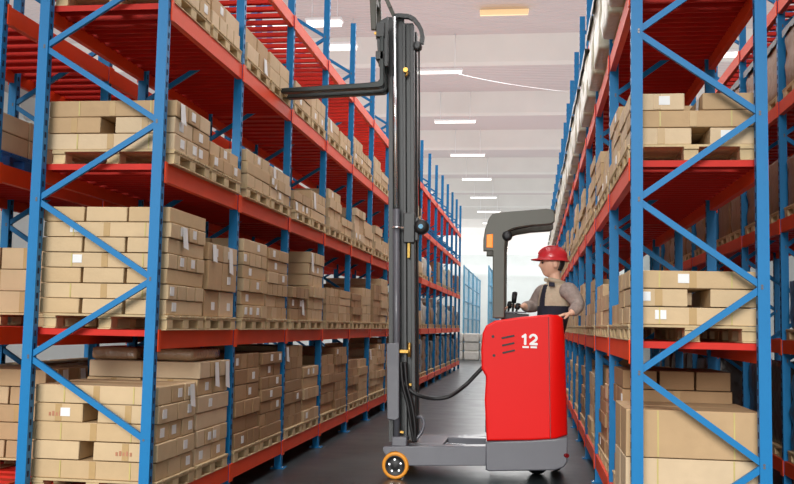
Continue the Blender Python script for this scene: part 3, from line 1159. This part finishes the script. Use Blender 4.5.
m.cyl(c + Vector((0, -0.05, 0)), c + Vector((0, -0.062, 0)), 0.02, 'cage', 12)
put('motor', m, brk)
a, b = P(407.3, 258, YM), P(410.3, 242.5, YM)
m = MB(); m.box((a.x, YM - 0.012, a.z), (b.x, YM + 0.0, b.z), 'yellow', 0.003); put('warning_tag', m, brk)
# lift cylinder and bright rod
m = MB()
t_, b_ = P(396.3, 209, YM - 0.03), P(397, 438, YM - 0.03)
m.cyl(b_, t_, 0.03, 'grey', 18)
m.cyl(t_, t_ + Vector((0, 0, 0.02)), 0.024, 'dark', 18)
cy = put('lift_cylinder', m, tr)
cy['label'] = 'grey lift cylinder'
m = MB(); m.cyl(t_, P(394.4, 17, YM - 0.03), 0.016, 'chrome', 16); put('piston_rod', m, cy)
m = MB()
q = P(396.6, 227.5, YM - 0.03)
m.lathe([(0.03, -0.008), (0.04, -0.008), (0.04, 0.008), (0.03, 0.008)], q, 'Z', 'chrome', 20)
m.bar(q + Vector((0.03, -0.01, 0)), q + Vector((0.075, 0.02, 0)), 0.012, 0.014, 'chrome')
put('clamp', m, cy)
# cover plate at the mast foot
m = MB()
m.prism(outline([(386.5, 343.5), (399, 342.5), (399, 418), (395, 420.5), (387, 419)], YM - 0.075), (0, 0.03, 0), 'grey', 0.006)
put('cover_plate', m, tr)
# top hose guide: a bent flat bar from the mast head over and down
m = MB()
gp = [(394, 16.5), (400, 16), (409, 16.8), (414, 19.5), (418.5, 25), (421.5, 31), (422.6, 37), (421.5, 44)]
for a, b in zip(gp, gp[1:]):
    m.bar(P(a[0], a[1], YM), P(b[0], b[1], YM), 0.05, 0.036, 'dark', up=(0, 0, 1))
q = P(417.5, 46.5, YM)
m.lathe([(0.015, -0.03), (0.04, -0.03), (0.032, 0), (0.04, 0.03), (0.015, 0.03)], q, 'Y', 'dark', 18)
put('hose_guide', m, tr)
m = MB()
m.tube([P(419, 46, YM), P(419.3, 100, YM), P(419, 160, YM), P(420, 216, YM)], 0.008, 'black', 8)
put('lift_hose', m, tr)
q = P(405.8, 70.5, YM)
m = MB(); m.cyl(q, q + Vector((0, -0.03, 0)), 0.022, 'brass', 12); m.cyl(q + Vector((0.02, -.01, -0.02)), q + Vector((0.0, -0.01, -0.06)), 0.01, 'brass', 8)
put('brass_fitting', m, tr)
m = MB()
q = P(404, 351.5, YM - 0.03)
m.bar(q + Vector((-0.05, 0, 0)), q + Vector((0.04, 0, 0)), 0.03, 0.03, 'brass', bevel=0.004)
m.cyl(q + Vector((0.045, 0, -0.045)), q + Vector((0.045, 0, 0.075)), 0.015, 'brass', 10)
m.cyl(q + Vector((-0.05, 0, -0.06)), q + Vector((-0.05, 0, 0.01)), 0.013, 'brass', 10)
put('brass_fitting', m, tr)
m = MB()
q2 = P(408, 384.5, YM - 0.03)
m.bar(q2 + Vector((-0.03, 0, 0)), q2 + Vector((0.03, 0, 0)), 0.02, 0.02, 'brass')
put('brass_fitting', m, tr)
m = MB()
q3 = P(399, 431, YM - 0.03)
m.bar(q3 + Vector((-0.03, 0, 0.03)), q3 + Vector((-0.03, 0, 0)), 0.018, 0.018, 'brass', up=(1, 0, 0))
m.bar(q3 + Vector((-0.03, 0, 0)), q3 + Vector((0.04, 0, -.01)), 0.018, 0.018, 'brass')
put('brass_fitting', m, tr)


def smooth_path(pts, n=6):
    out = []
    for i in range(len(pts) - 1):
        p0, p1, p2, p3 = pts[max(i - 1, 0)], pts[i], pts[i + 1], pts[min(i + 2, len(pts) - 1)]
        for k in range(n):
            t = k / n
            out.append(0.5 * ((2 * p1) + (-p0 + p2) * t + (2 * p0 - 5 * p1 + 4 * p2 - p3) * t * t + (-p0 + 3 * p1 - 3 * p2 + p3) * t ** 3))
    out.append(pts[-1])
    return out


m = MB()
m.tube(smooth_path([P(401, 362, YM - .03), P(401.5, 377, YM - .04), P(408, 388, YM - .05), P(419, 395.5, YM - .05), P(435, 398.5, YM), P(450, 396, YM), P(465, 385.5, YM + .1), P(475, 375.5, YM + .1), P(483, 367, YM + .1)]), 0.017, 'black', 10)
put('hydraulic_hose', m, tr)
for dx in (0, 4):
    m = MB()
    m.tube(smooth_path([P(401 + dx, 362, YM - .05), P(403 + dx, 385, YM - .06), P(408 + dx, 405, YM - .06), P(411 + dx, 425, YM - .06), P(414 + dx * .3, 442, YM - .05)]), 0.015, 'black', 10)
    put('hydraulic_hose', m, tr)
m = MB()
m.tube(smooth_path([P(414, 442, YM - .05), P(421, 433, YM - .03), P(424, 424, YM), P(422, 418, YM + .02), P(417, 417, YM + .04)]), 0.013, 'grey', 8)
put('hydraulic_hose', m, tr)

# carriage, back rest and forks, raised
m = MB()
for dy in (-0.19, 0.05):
    m.prism([Vector((v.x, YM + dy, v.z)) for v in outline([(378.5, 66), (377, 44), (377, 24), (381, 20), (388.0, 16), (388.0, 66)], YM - 0.19)], (0, 0.04, 0), 'dark', 0.004)
m.box((P(380, 40, YM).x, YM - 0.22, P(380, 44, YM).z), (P(388, 40, YM).x, YM + 0.12, P(380, 30, YM).z), 'dark', 0.004)
m.box((P(380, 40, YM).x, YM - 0.22, P(380, 66, YM).z), (P(388, 40, YM).x, YM + 0.12, P(380, 58, YM).z), 'dark', 0.004)
put('fork_carriage', m, tr)
m = MB()
for dy in (-0.19, 0.08):
    m.prism([Vector((v.x, YM + dy, v.z)) for v in outline([(374.5, 36), (371.5, -30), (378.5, -30), (379.5, 10), (379.5, 36)], YM)], (0, 0.04, 0), 'olive', 0.004)
    m.bar(P(386.5, -16, YM) + Vector((0, dy + 0.02, 0)) - Vector((0.06, 0, 0)), P(393, 14, YM) + Vector((0, dy + 0.02, 0)), 0.03, 0.035, 'olive', up=(1, 0, 0))
for yy in (-24, 4):
    a = P(375, yy, YM)
    m.box((a.x - 0.02, YM - 0.19, a.z - 0.03), (a.x + 0.03, YM + 0.12, a.z + 0.03), 'olive', 0.005)
q = P(375.8, 33.5, YM - 0.19)
m.cyl(q, q - Vector((0, 0.012, 0)), 0.014, 'brass', 10)
put('load_backrest', m, tr)
for k, dy in enumerate((-0.22, -0.01)):
    Yf = YM + dy
    m = MB()
    fk = [(270, 89.6), (284, 87.8), (366, 82.6), (377.5, 81.2), (379.5, 79), (379.8, 36), (383.5, 36), (384, 83), (382.5, 86), (379, 87.2), (350, 88.8), (283, 92.4), (271, 91.4)]
    m.prism([Vector((v.x, Yf, v.z)) for v in outline(fk, YM - 0.22)], (0, 0.085, 0), 'fork', 0.006)
    put('fork', m, tr)

# overhead guard
YG = YT + 0.16
gu = None
for dy in (0.0, 0.6):
    gd = [(492.5, 318), (492.7, 251), (483.2, 251), (483.2, 240), (485, 229), (488.5, 219), (492, 214), (500, 212), (546.5, 208.5), (553, 209.5), (554.8, 212), (554.8, 221.5), (551, 224), (530, 225.5),
          (515, 228), (508.5, 230.5), (506.5, 234), (505, 246), (504.5, 318)]
    m = MB()
    m.prism([Vector((v.x, YG + dy, v.z)) for v in outline(gd, YG)], (0, 0.07, 0), 'olive', 0.008)
    gf = put('guard_frame', m, tr)
    gu = gu or gf
m = MB()
m.box((P(497, 213, YG).x, YG + 0.3, P(497, 215, YG).z - 0.03), (P(551, 210, YG).x, YG + 0.34, P(497, 215, YG).z), 'olive')
for k in range(7):
    a = P(497 + k * 8.6, 213.2 - k * 0.55, YG)
    m.box((a.x - 0.018, YG + 0.07, a.z - 0.035), (a.x + 0.018, YG + 0.6, a.z - 0.005), 'olive', 0.005)
put('roof_bars', m, tr)
m = MB()
m.prism([Vector((v.x, YG + 0.071, v.z)) for v in outline([(509, 222), (553, 213), (554, 222), (551, 224), (530, 225.8), (515, 229), (509, 231)], YG)], (0, 0.02, 0), 'black', 0.003)
put('guard_lining', m, gu)
m = MB(); q = P(507.3, 236, YG); m.lathe([(0.01, -0.02), (0.035, -0.02), (0.045, 0), (0.04, 0.05), (0.01, 0.05)], q, 'Y', 'black', 16); put('guard_knob', m, gu)  # dark round knob at the inner corner of the guard
m = MB()
m.prism(outline([(486.3, 247.5), (486.6, 234.5), (493, 233.8), (493, 247.8)], YG - 0.004), (0, 0.02, 0), 'amber', 0.006)
put('indicator_lamp', m, gu)
# control levers on the dashboard
for k, (x, y, dy) in enumerate(((514.8, 293.5, 0.42), (510, 303, 0.5), (518, 305, 0.36))):
    m = MB()
    q = P(x, y, YT + dy)
    base = Vector((q.x - 0.02, q.y, d0.z + 0.005))
    m.cyl(base, q.lerp(base, 0.4), 0.01, 'black', 8)
    m.cyl(q.lerp(base, 0.45), q, 0.02, 'black', 12, r2=0.024)
    m.lathe([(0.001, 0.0), (0.024, 0.0), (0.02, 0.012), (0.001, 0.018)], q, 'Z', 'black', 12)
    put('control_lever', m, dash)


# ------------------------------------------------------------------ the operator
def skin_mesh(name, nodes, edges, mats, sub=2, root=0):
    """nodes: (pos, rx, ry)"""
    bm = bmesh.new()
    lay = bm.verts.layers.skin.verify()
    vs = []
    for i, n in enumerate(nodes):
        v = bm.verts.new(n[0])
        v[lay].radius = (n[1], n[2] if len(n) > 2 else n[1])
        v[lay].use_root = (i == root)
        vs.append(v)
    for a, b in edges:
        bm.edges.new((vs[a], vs[b]))
    me = bpy.data.meshes.new(name)
    bm.to_mesh(me); bm.free()
    o = bpy.data.objects.new('tmp', me)
    C.objects.link(o)
    sk = o.modifiers.new('skin', 'SKIN')
    sk.use_smooth_shade = True
    ss = o.modifiers.new('sub', 'SUBSURF'); ss.levels = sub; ss.render_levels = sub
    dg = bpy.context.evaluated_depsgraph_get()
    out = bpy.data.meshes.new_from_object(o.evaluated_get(dg))
    bpy.data.objects.remove(o)
    bpy.data.meshes.remove(me)
    out.name = name
    out.materials.clear()
    for mm in mats:
        out.materials.append(M[mm])
    return out


def remeshed(name, meshes, voxel, mats, smooth=3):
    bm = bmesh.new()
    for me in meshes:
        bm.from_mesh(me)
    me = bpy.data.meshes.new(name)
    bm.to_mesh(me); bm.free()
    o = bpy.data.objects.new('tmp', me); C.objects.link(o)
    r = o.modifiers.new('r', 'REMESH'); r.mode = 'VOXEL'; r.voxel_size = voxel; r.use_smooth_shade = True
    if smooth:
        s = o.modifiers.new('s', 'SMOOTH'); s.iterations = smooth; s.factor = 0.4
    dg = bpy.context.evaluated_depsgraph_get()
    out = bpy.data.meshes.new_from_object(o.evaluated_get(dg))
    bpy.data.objects.remove(o)
    out.materials.clear()
    for mm in mats:
        out.materials.append(M[mm])
    for p in out.polygons:
        p.use_smooth = True
        p.material_index = 0
    out.name = name
    return out


YO = 8.60
FLOOR_Z = 0.27
hc = at(552.0, 263.5, YO)                 # head centre
neck = at(555.0, 283, YO)
chest = at(557.5, 298, YO)
waist = at(553, 322, YO)
pel = at(545, 352, YO)
sh_n = at(568.5, 289, 8.42); el_n = at(579.0, 306.5, 8.36); wr_n = at(570.0, 314.0, 8.27)
sh_f = at(543.5, 291, 8.78); el_f = at(533.0, 307, 8.84); wr_f = at(522, 306.5, 8.66)
fdir = Vector((-0.96, -0.26, 0.02)).normalized()      # face direction
side = Vector((0, 0, 1)).cross(fdir).normalized()     # towards his left
up = fdir.cross(side).normalized()
HS = 0.124                                            # half head height


def head_mesh():
    bm = bmesh.new()
    bmesh.ops.create_uvsphere(bm, u_segments=40, v_segments=28, radius=1.0)
    for v in bm.verts:
        x, y, z = v.co         # x face, y left, z up
        X, Y_, Z = x * 0.86, y * 0.68, z * 1.0
        if z < 0:              # jaw narrows
            k = -z
            Y_ *= 1 - 0.30 * k * k
            if x > 0:
                X *= 1 + 0.03 * k
            else:
                X *= 1 - 0.42 * k
        if x > 0.3:            # flatter face
            X = 0.86 * (x * 0.9 + 0.06)
        # features
        g = lambda a, b, c, s: math.exp(-((Y_ - a) ** 2 + (Z - b) ** 2) / (s * s)) if x > 0 else 0
        X += 0.23 * g(0, -0.22, 0, 0.11) + 0.10 * g(0, -0.05, 0, 0.09)          # nose
        X -= 0.09 * (g(0.26, 0.0, 0, 0.13) + g(-0.26, 0.0, 0, 0.13))          # eye sockets
        X += 0.05 * (g(0.24, 0.17, 0, 0.14) + g(-0.24, 0.17, 0, 0.14))        # brow
        X += 0.06 * g(0, -0.50, 0, 0.12) - 0.03 * g(0, -0.56, 0, 0.05)        # lips
        X += 0.12 * g(0, -0.86, 0, 0.2)                                       # chin
        v.co = hc + (fdir * X + side * Y_ + up * Z) * HS
    # ears
    for sgn in (-1, 1):
        r = bmesh.ops.create_uvsphere(bm, u_segments=12, v_segments=8, radius=1.0)
        for v in r['verts']:
            p = Vector((v.co.x * 0.19, v.co.y * 0.1, v.co.z * 0.29))
            v.co = hc + (fdir * (p.x - 0.05) + side * (p.y + sgn * 0.72) + up * (p.z - 0.1)) * HS
    me = bpy.data.meshes.new('head'); bm.to_mesh(me); bm.free()
    return me


def hand_nodes(wr, fwd, palm_n, thumb_side, curl, S=1.15):
    """list of skin chains: palm then five fingers"""
    fwd = fwd.normalized()
    lat = fwd.cross(palm_n).normalized() * thumb_side
    chains = [([(wr - fwd * 0.03, 0.026, 0.02), (wr + fwd * 0.03 * S, 0.034, 0.018), (wr + fwd * 0.075 * S, 0.036, 0.016)], [(0, 1), (1, 2)])]
    for k, (off, L) in enumerate(((0.033, 0.068), (0.011, 0.078), (-0.011, 0.072), (-0.032, 0.056))):
        p = wr + fwd * 0.06 * S + lat * off * S
        pts = [p]
        d = fwd.copy()
        for j, seg in enumerate((0.45 * L + 0.02, 0.32 * L, 0.26 * L)):
            d = (d * math.cos(curl) + palm_n * math.sin(curl)).normalized() if j else (d * math.cos(curl * .6) + palm_n * math.sin(curl * .6)).normalized()
            p = p + d * seg * S
            pts.append(p)
        chains.append(([(q, r, r) for q, r in zip(pts, (0.012, 0.0115, 0.0105, 0.009))], [(0, 1), (1, 2), (2, 3)]))
    p = wr + fwd * 0.02 * S + lat * 0.026 * S
    d = (fwd * 0.7 + lat * 0.7 + palm_n * 0.25).normalized()
    pts = [p, p + d * 0.036 * S, p + d * 0.036 * S + (d * 0.8 + fwd * 0.4 + palm_n * 0.3).normalized() * 0.034 * S]
    pts.append(pts[-1] + (fwd * 0.8 + palm_n * 0.5).normalized() * 0.024 * S)
    chains.append(([(q, r, r) for q, r in zip(pts, (0.014, 0.013, 0.012, 0.010))], [(0, 1), (1, 2), (2, 3)]))
    return chains


hip_n, hip_f = pel + Vector((0.0, -0.1, -0.02)), pel + Vector((0.0, 0.1, -0.02))
kn_n = Vector((hip_n.x - 0.05, hip_n.y - 0.01, 0.68)); kn_f = Vector((hip_f.x - 0.06, hip_f.y + 0.01, 0.68))
an_n = Vector((hip_n.x + 0.02, hip_n.y, FLOOR_Z + 0.07)); an_f = Vector((hip_f.x, hip_f.y, FLOOR_Z + 0.07))
toe = Vector((-0.17, 0, -0.04))
N = [(pel, 0.115, 0.1), (waist, 0.105, 0.1), (chest, 0.11, 0.1), (chest.lerp(neck, 0.7), 0.075, 0.07), (neck, 0.055, 0.055), (hc - up * HS * 0.3 - fdir * 0.02, 0.06, 0.06),
     (sh_n, 0.05), (el_n, 0.045), (wr_n, 0.033), (sh_f, 0.05), (el_f, 0.05), (wr_f, 0.033),
     (hip_n, 0.085), (kn_n, 0.062), (an_n, 0.042), (hip_f, 0.085), (kn_f, 0.07), (an_f, 0.045), (an_n + toe, 0.03), (an_f + toe, 0.03)]
Ed = [(0, 1), (1, 2), (2, 3), (3, 4), (4, 5), (2, 6), (6, 7), (7, 8), (2, 9), (9, 10), (10, 11), (0, 12), (12, 13), (13, 14), (0, 15), (15, 16), (16, 17), (14, 18), (17, 19)]
parts = [skin_mesh('b', N, Ed, ['skin'], 2), head_mesh()]
for ch in hand_nodes(wr_n, Vector((-0.85, -0.45, -0.12)), Vector((0, -0.1, -1)).normalized(), 1, 0.28) + \
        hand_nodes(wr_f, Vector((-0.9, -0.2, 0.1)), Vector((-0.1, -0.2, -1)).normalized(), 1, 0.55):
    parts.append(skin_mesh('h', ch[0], ch[1], ['skin'], 1))
op = put('person', remeshed('person', parts, 0.0065, ['skin'], 2))
tag(op, 'man in red helmet and beige work vest standing at the controls, looking up left', 'person')

# clothing over the body
vestN = [(pel + Vector((0, 0, 0.03)), 0.155, 0.14), (waist, 0.148, 0.14), (chest, 0.172, 0.158), (chest.lerp(neck, 0.62), 0.125, 0.115), (neck + Vector((0.01, 0, 0.0)), 0.092, 0.088), (neck + Vector((0.012, 0, 0.03)), 0.08, 0.078),
         (chest.lerp(sh_n, 0.85), 0.1), (chest.lerp(sh_f, 0.85), 0.1)]
vm = skin_mesh('v', vestN, [(0, 1), (1, 2), (2, 3), (3, 4), (4, 5), (2, 6), (2, 7)], ['vest'], 2)
vest = put('vest', remeshed('vest', [vm], 0.009, ['vest', 'navy'], 2), op)
# the dark inner front and the dark waist band of the vest
fr = (fdir * 0.75 + side * 0.45).normalized()
for p in vest.data.polygons:
    c = p.center
    d = Vector((c.x - chest.x, c.y - chest.y, 0))
    ang = math.atan2(fdir.x * d.y - fdir.y * d.x, fdir.x * d.x + fdir.y * d.y)
    if c.z < at(557, 306.5, YO).z:
        p.material_index = 1
    elif 0.10 < ang < 0.62 and c.z < neck.z - 0.02:
        p.material_index = 1
for nm, a, b, c in (('near', sh_n, el_n, wr_n), ('far', sh_f, el_f, wr_f)):
    q = b.lerp(c, 0.86)
    mid = a.lerp(b, 0.5)
    bow = (b - a.lerp(c, 0.5)).normalized()
    sm = skin_mesh('s', [(a.lerp(chest, 0.35), 0.09), (a, 0.086), (mid + bow * 0.008, 0.074), (b, 0.066), (b.lerp(c, 0.5), 0.058), (q, 0.047)],
                   [(0, 1), (1, 2), (2, 3), (3, 4), (4, 5)], ['sleeve'], 2)
    put('sleeve', sm, op)
# collar
m = MB()
pts = []
for k in range(15):
    t = math.radians(-150 + 300 * k / 14)
    dv = fdir * math.cos(t) * -1 + side * math.sin(t)
    pts.append(neck + dv * (0.082) + Vector((0, 0, 0.012 - 0.035 * math.cos(t) * -1 * -1 * 0.5)))
m.tube(pts, 0.02, 'vest', 8)
put('collar', m, op)
m = MB()
q = chest.lerp(sh_n, 0.33) + (fdir * 0.75 + Vector((0, -1, 0)) * 0.9).normalized() * 0.15 + Vector((0, 0, 0.085))
m.box(q - Vector((0.025, 0.012, 0.018)), q + Vector((0.025, 0.012, 0.018)), 'navy', 0.004)
put('badge', m, op)
tn = [(pel + Vector((0, 0, 0.06)), 0.15, 0.13), (pel, 0.152, 0.13), (hip_n, 0.108), (kn_n, 0.082), (an_n + Vector((0, 0, 0.03)), 0.068), (hip_f, 0.108), (kn_f, 0.082), (an_f + Vector((0, 0, 0.03)), 0.068)]
put('trousers', skin_mesh('trousers', tn, [(0, 1), (1, 2), (2, 3), (3, 4), (1, 5), (5, 6), (6, 7)], ['navy'], 2), op)
for an in (an_n, an_f):
    sm = skin_mesh('shoe', [(an + Vector((0.04, 0, -0.03)), 0.045, 0.04), (an + Vector((-0.06, 0, -0.028)), 0.045, 0.04), (an + Vector((-0.19, 0, -0.038)), 0.04, 0.03)], [(0, 1), (1, 2)], ['black'], 2)
    put('shoe', sm, op)
# hair at the back and sides, under the helmet
bm = bmesh.new()
bmesh.ops.create_uvsphere(bm, u_segments=28, v_segments=18, radius=1.0)
dead = []
for v in bm.verts:
    x, y, z = v.co
    if z < -0.55 or (x > 0.12 and z < 0.34) or (x > -0.24 and z < 0.16):
        dead.append(v)
    X = x * (0.9 if x > 0 else 0.92) * (1 - (0.3 * -z if z < 0 and x < 0 else 0))
    v.co = hc + (fdir * X + side * y * 0.72 + up * z * 1.03) * HS
bmesh.ops.delete(bm, geom=dead, context='VERTS')
bmesh.ops.solidify(bm, geom=bm.faces[:], thickness=0.01)
me = bpy.data.meshes.new('hair'); bm.to_mesh(me); bm.free(); me.materials.append(M['hair'])
for p in me.polygons:
    p.use_smooth = True
put('hair', me, op)
# eyebrow and eye, mouth line
for sg in (1, -1):
    m = MB()
    e = hc + (fdir * 0.76 + side * 0.26 * sg + up * 0.0) * HS
    m.lathe([(0.001, -0.008), (0.007, -0.005), (0.009, 0), (0.007, 0.005), (0.001, 0.008)], e, 'Z', 'hair', 10)
    put('eye', m, op)
    m = MB()
    e = hc + (fdir * 0.80 + side * 0.25 * sg + up * 0.17) * HS
    m.bar(e - side * 0.017, e + side * 0.017, 0.008, 0.006, 'hair', bevel=0.002)
    put('eyebrow', m, op)
# helmet: dome, rim, peak
tilt = 0.14
hu = (up + fdir * 0.02 - fdir * 0.0).normalized()
bm = bmesh.new()
prof = []
for k in range(13):
    t = math.pi / 2 * k / 12
    prof.append((math.cos(t), math.sin(t)))
rings = []
n = 36
base = hc + up * HS * 0.27 - fdir * 0.006


def hv(r, h, a, extra=0.0):
    rx, ry = 1.06 * HS, 0.88 * HS
    return base + fdir * (math.cos(a) * (r * rx + extra * max(0, math.cos(a)) ** 0.8)) + side * math.sin(a) * (r * ry) + hu * h


prof2 = [(1.13, -0.012, 0.045), (1.14, -0.004, 0.046), (1.02, 0.004, 0.006), (1.0, 0.02, 0)] + \
        [(math.cos(t), 0.02 + 0.085 * math.sin(t), 0) for t in [math.pi / 2 * k / 8 for k in range(1, 8)]]
for (r, h, ex) in prof2:
    rings.append([bm.verts.new(hv(r, h * 1.12, 2 * math.pi * j / n, ex)) for j in range(n)])
for i in range(len(rings) - 1):
    for j in range(n):
        bm.faces.new((rings[i][j], rings[i][(j + 1) % n], rings[i + 1][(j + 1) % n], rings[i + 1][j]))
bm.faces.new(rings[-1])
bmesh.ops.recalc_face_normals(bm, faces=bm.faces[:])
bmesh.ops.solidify(bm, geom=bm.faces[:], thickness=0.005)
me = bpy.data.meshes.new('helmet'); bm.to_mesh(me); bm.free(); me.materials.append(M['helmet'])
for p in me.polygons:
    p.use_smooth = True
hl = put('helmet', me, op)
m = MB()
m.tube([hv(math.cos(t) * 1.0, (0.02 + 0.085 * math.sin(t)) * 1.12 + 0.002, 0.0 if t < math.pi / 2 else 0.0) for t in [math.pi * k / 16 for k in range(1, 16)]], 0.008, 'helmet', 8)
put('helmet_ridge', m, hl)

# ------------------------------------------------------------------ light
sc = bpy.context.scene
w = bpy.data.worlds.new('daylight')
sc.world = w
w.use_nodes = True
bg = w.node_tree.nodes['Background']
bg.inputs['Color'].default_value = (0.93, 0.97, 1.0, 1)
bg.inputs['Strength'].default_value = 0.5


def area(name, loc, sx, sy, power, rot=(0, 0, 0), color=(1, 1, 1)):
    l = bpy.data.lights.new(name, 'AREA')
    l.shape = 'RECTANGLE'
    l.size, l.size_y = sx, sy
    l.energy = power
    l.color = color
    o = bpy.data.objects.new(name, l)
    C.objects.link(o)
    o.location = loc
    o.rotation_euler = rot
    return o


# tube rows: light down into the aisles
for (x, y, sx, sy, dn) in ((-0.9, 14, 1.6, 22, 330), (-0.9, 38, 1.6, 24, 380), (-1.0, 62, 8, 22, 900), (-5.4, 18, 2.0, 24, 300), (3.3, 18, 1.4, 24, 200)):
    area('tube_row_light', (x, y, 6.05), sx, sy, dn)
area('ceiling_fill', (-2, 24, 5.1), 18, 48, 1650, (math.pi, 0, 0))  # added fill aimed up to brighten the ceiling, not tied to any lamp
area('ceiling_fill', (-2, 61, 5.1), 18, 25, 1900, (math.pi, 0, 0))  # same added fill, for a whiter ceiling at the far end
# daylight through the open loading side behind the camera
s = bpy.data.lights.new('daylight_sun', 'SUN')
s.energy = 2.5
s.angle = math.radians(28)
s.color = (1, 0.98, 0.95)
so = bpy.data.objects.new('daylight_sun', s)
C.objects.link(so)
so.rotation_euler = Vector((0.12, 1.0, -0.42)).to_track_quat('-Z', 'Y').to_euler()

sc.view_settings.view_transform = 'Standard'
sc.view_settings.look = 'None'
sc.view_settings.gamma = 1
sc.view_settings.use_curve_mapping = False
sc.view_settings.exposure = 0.35
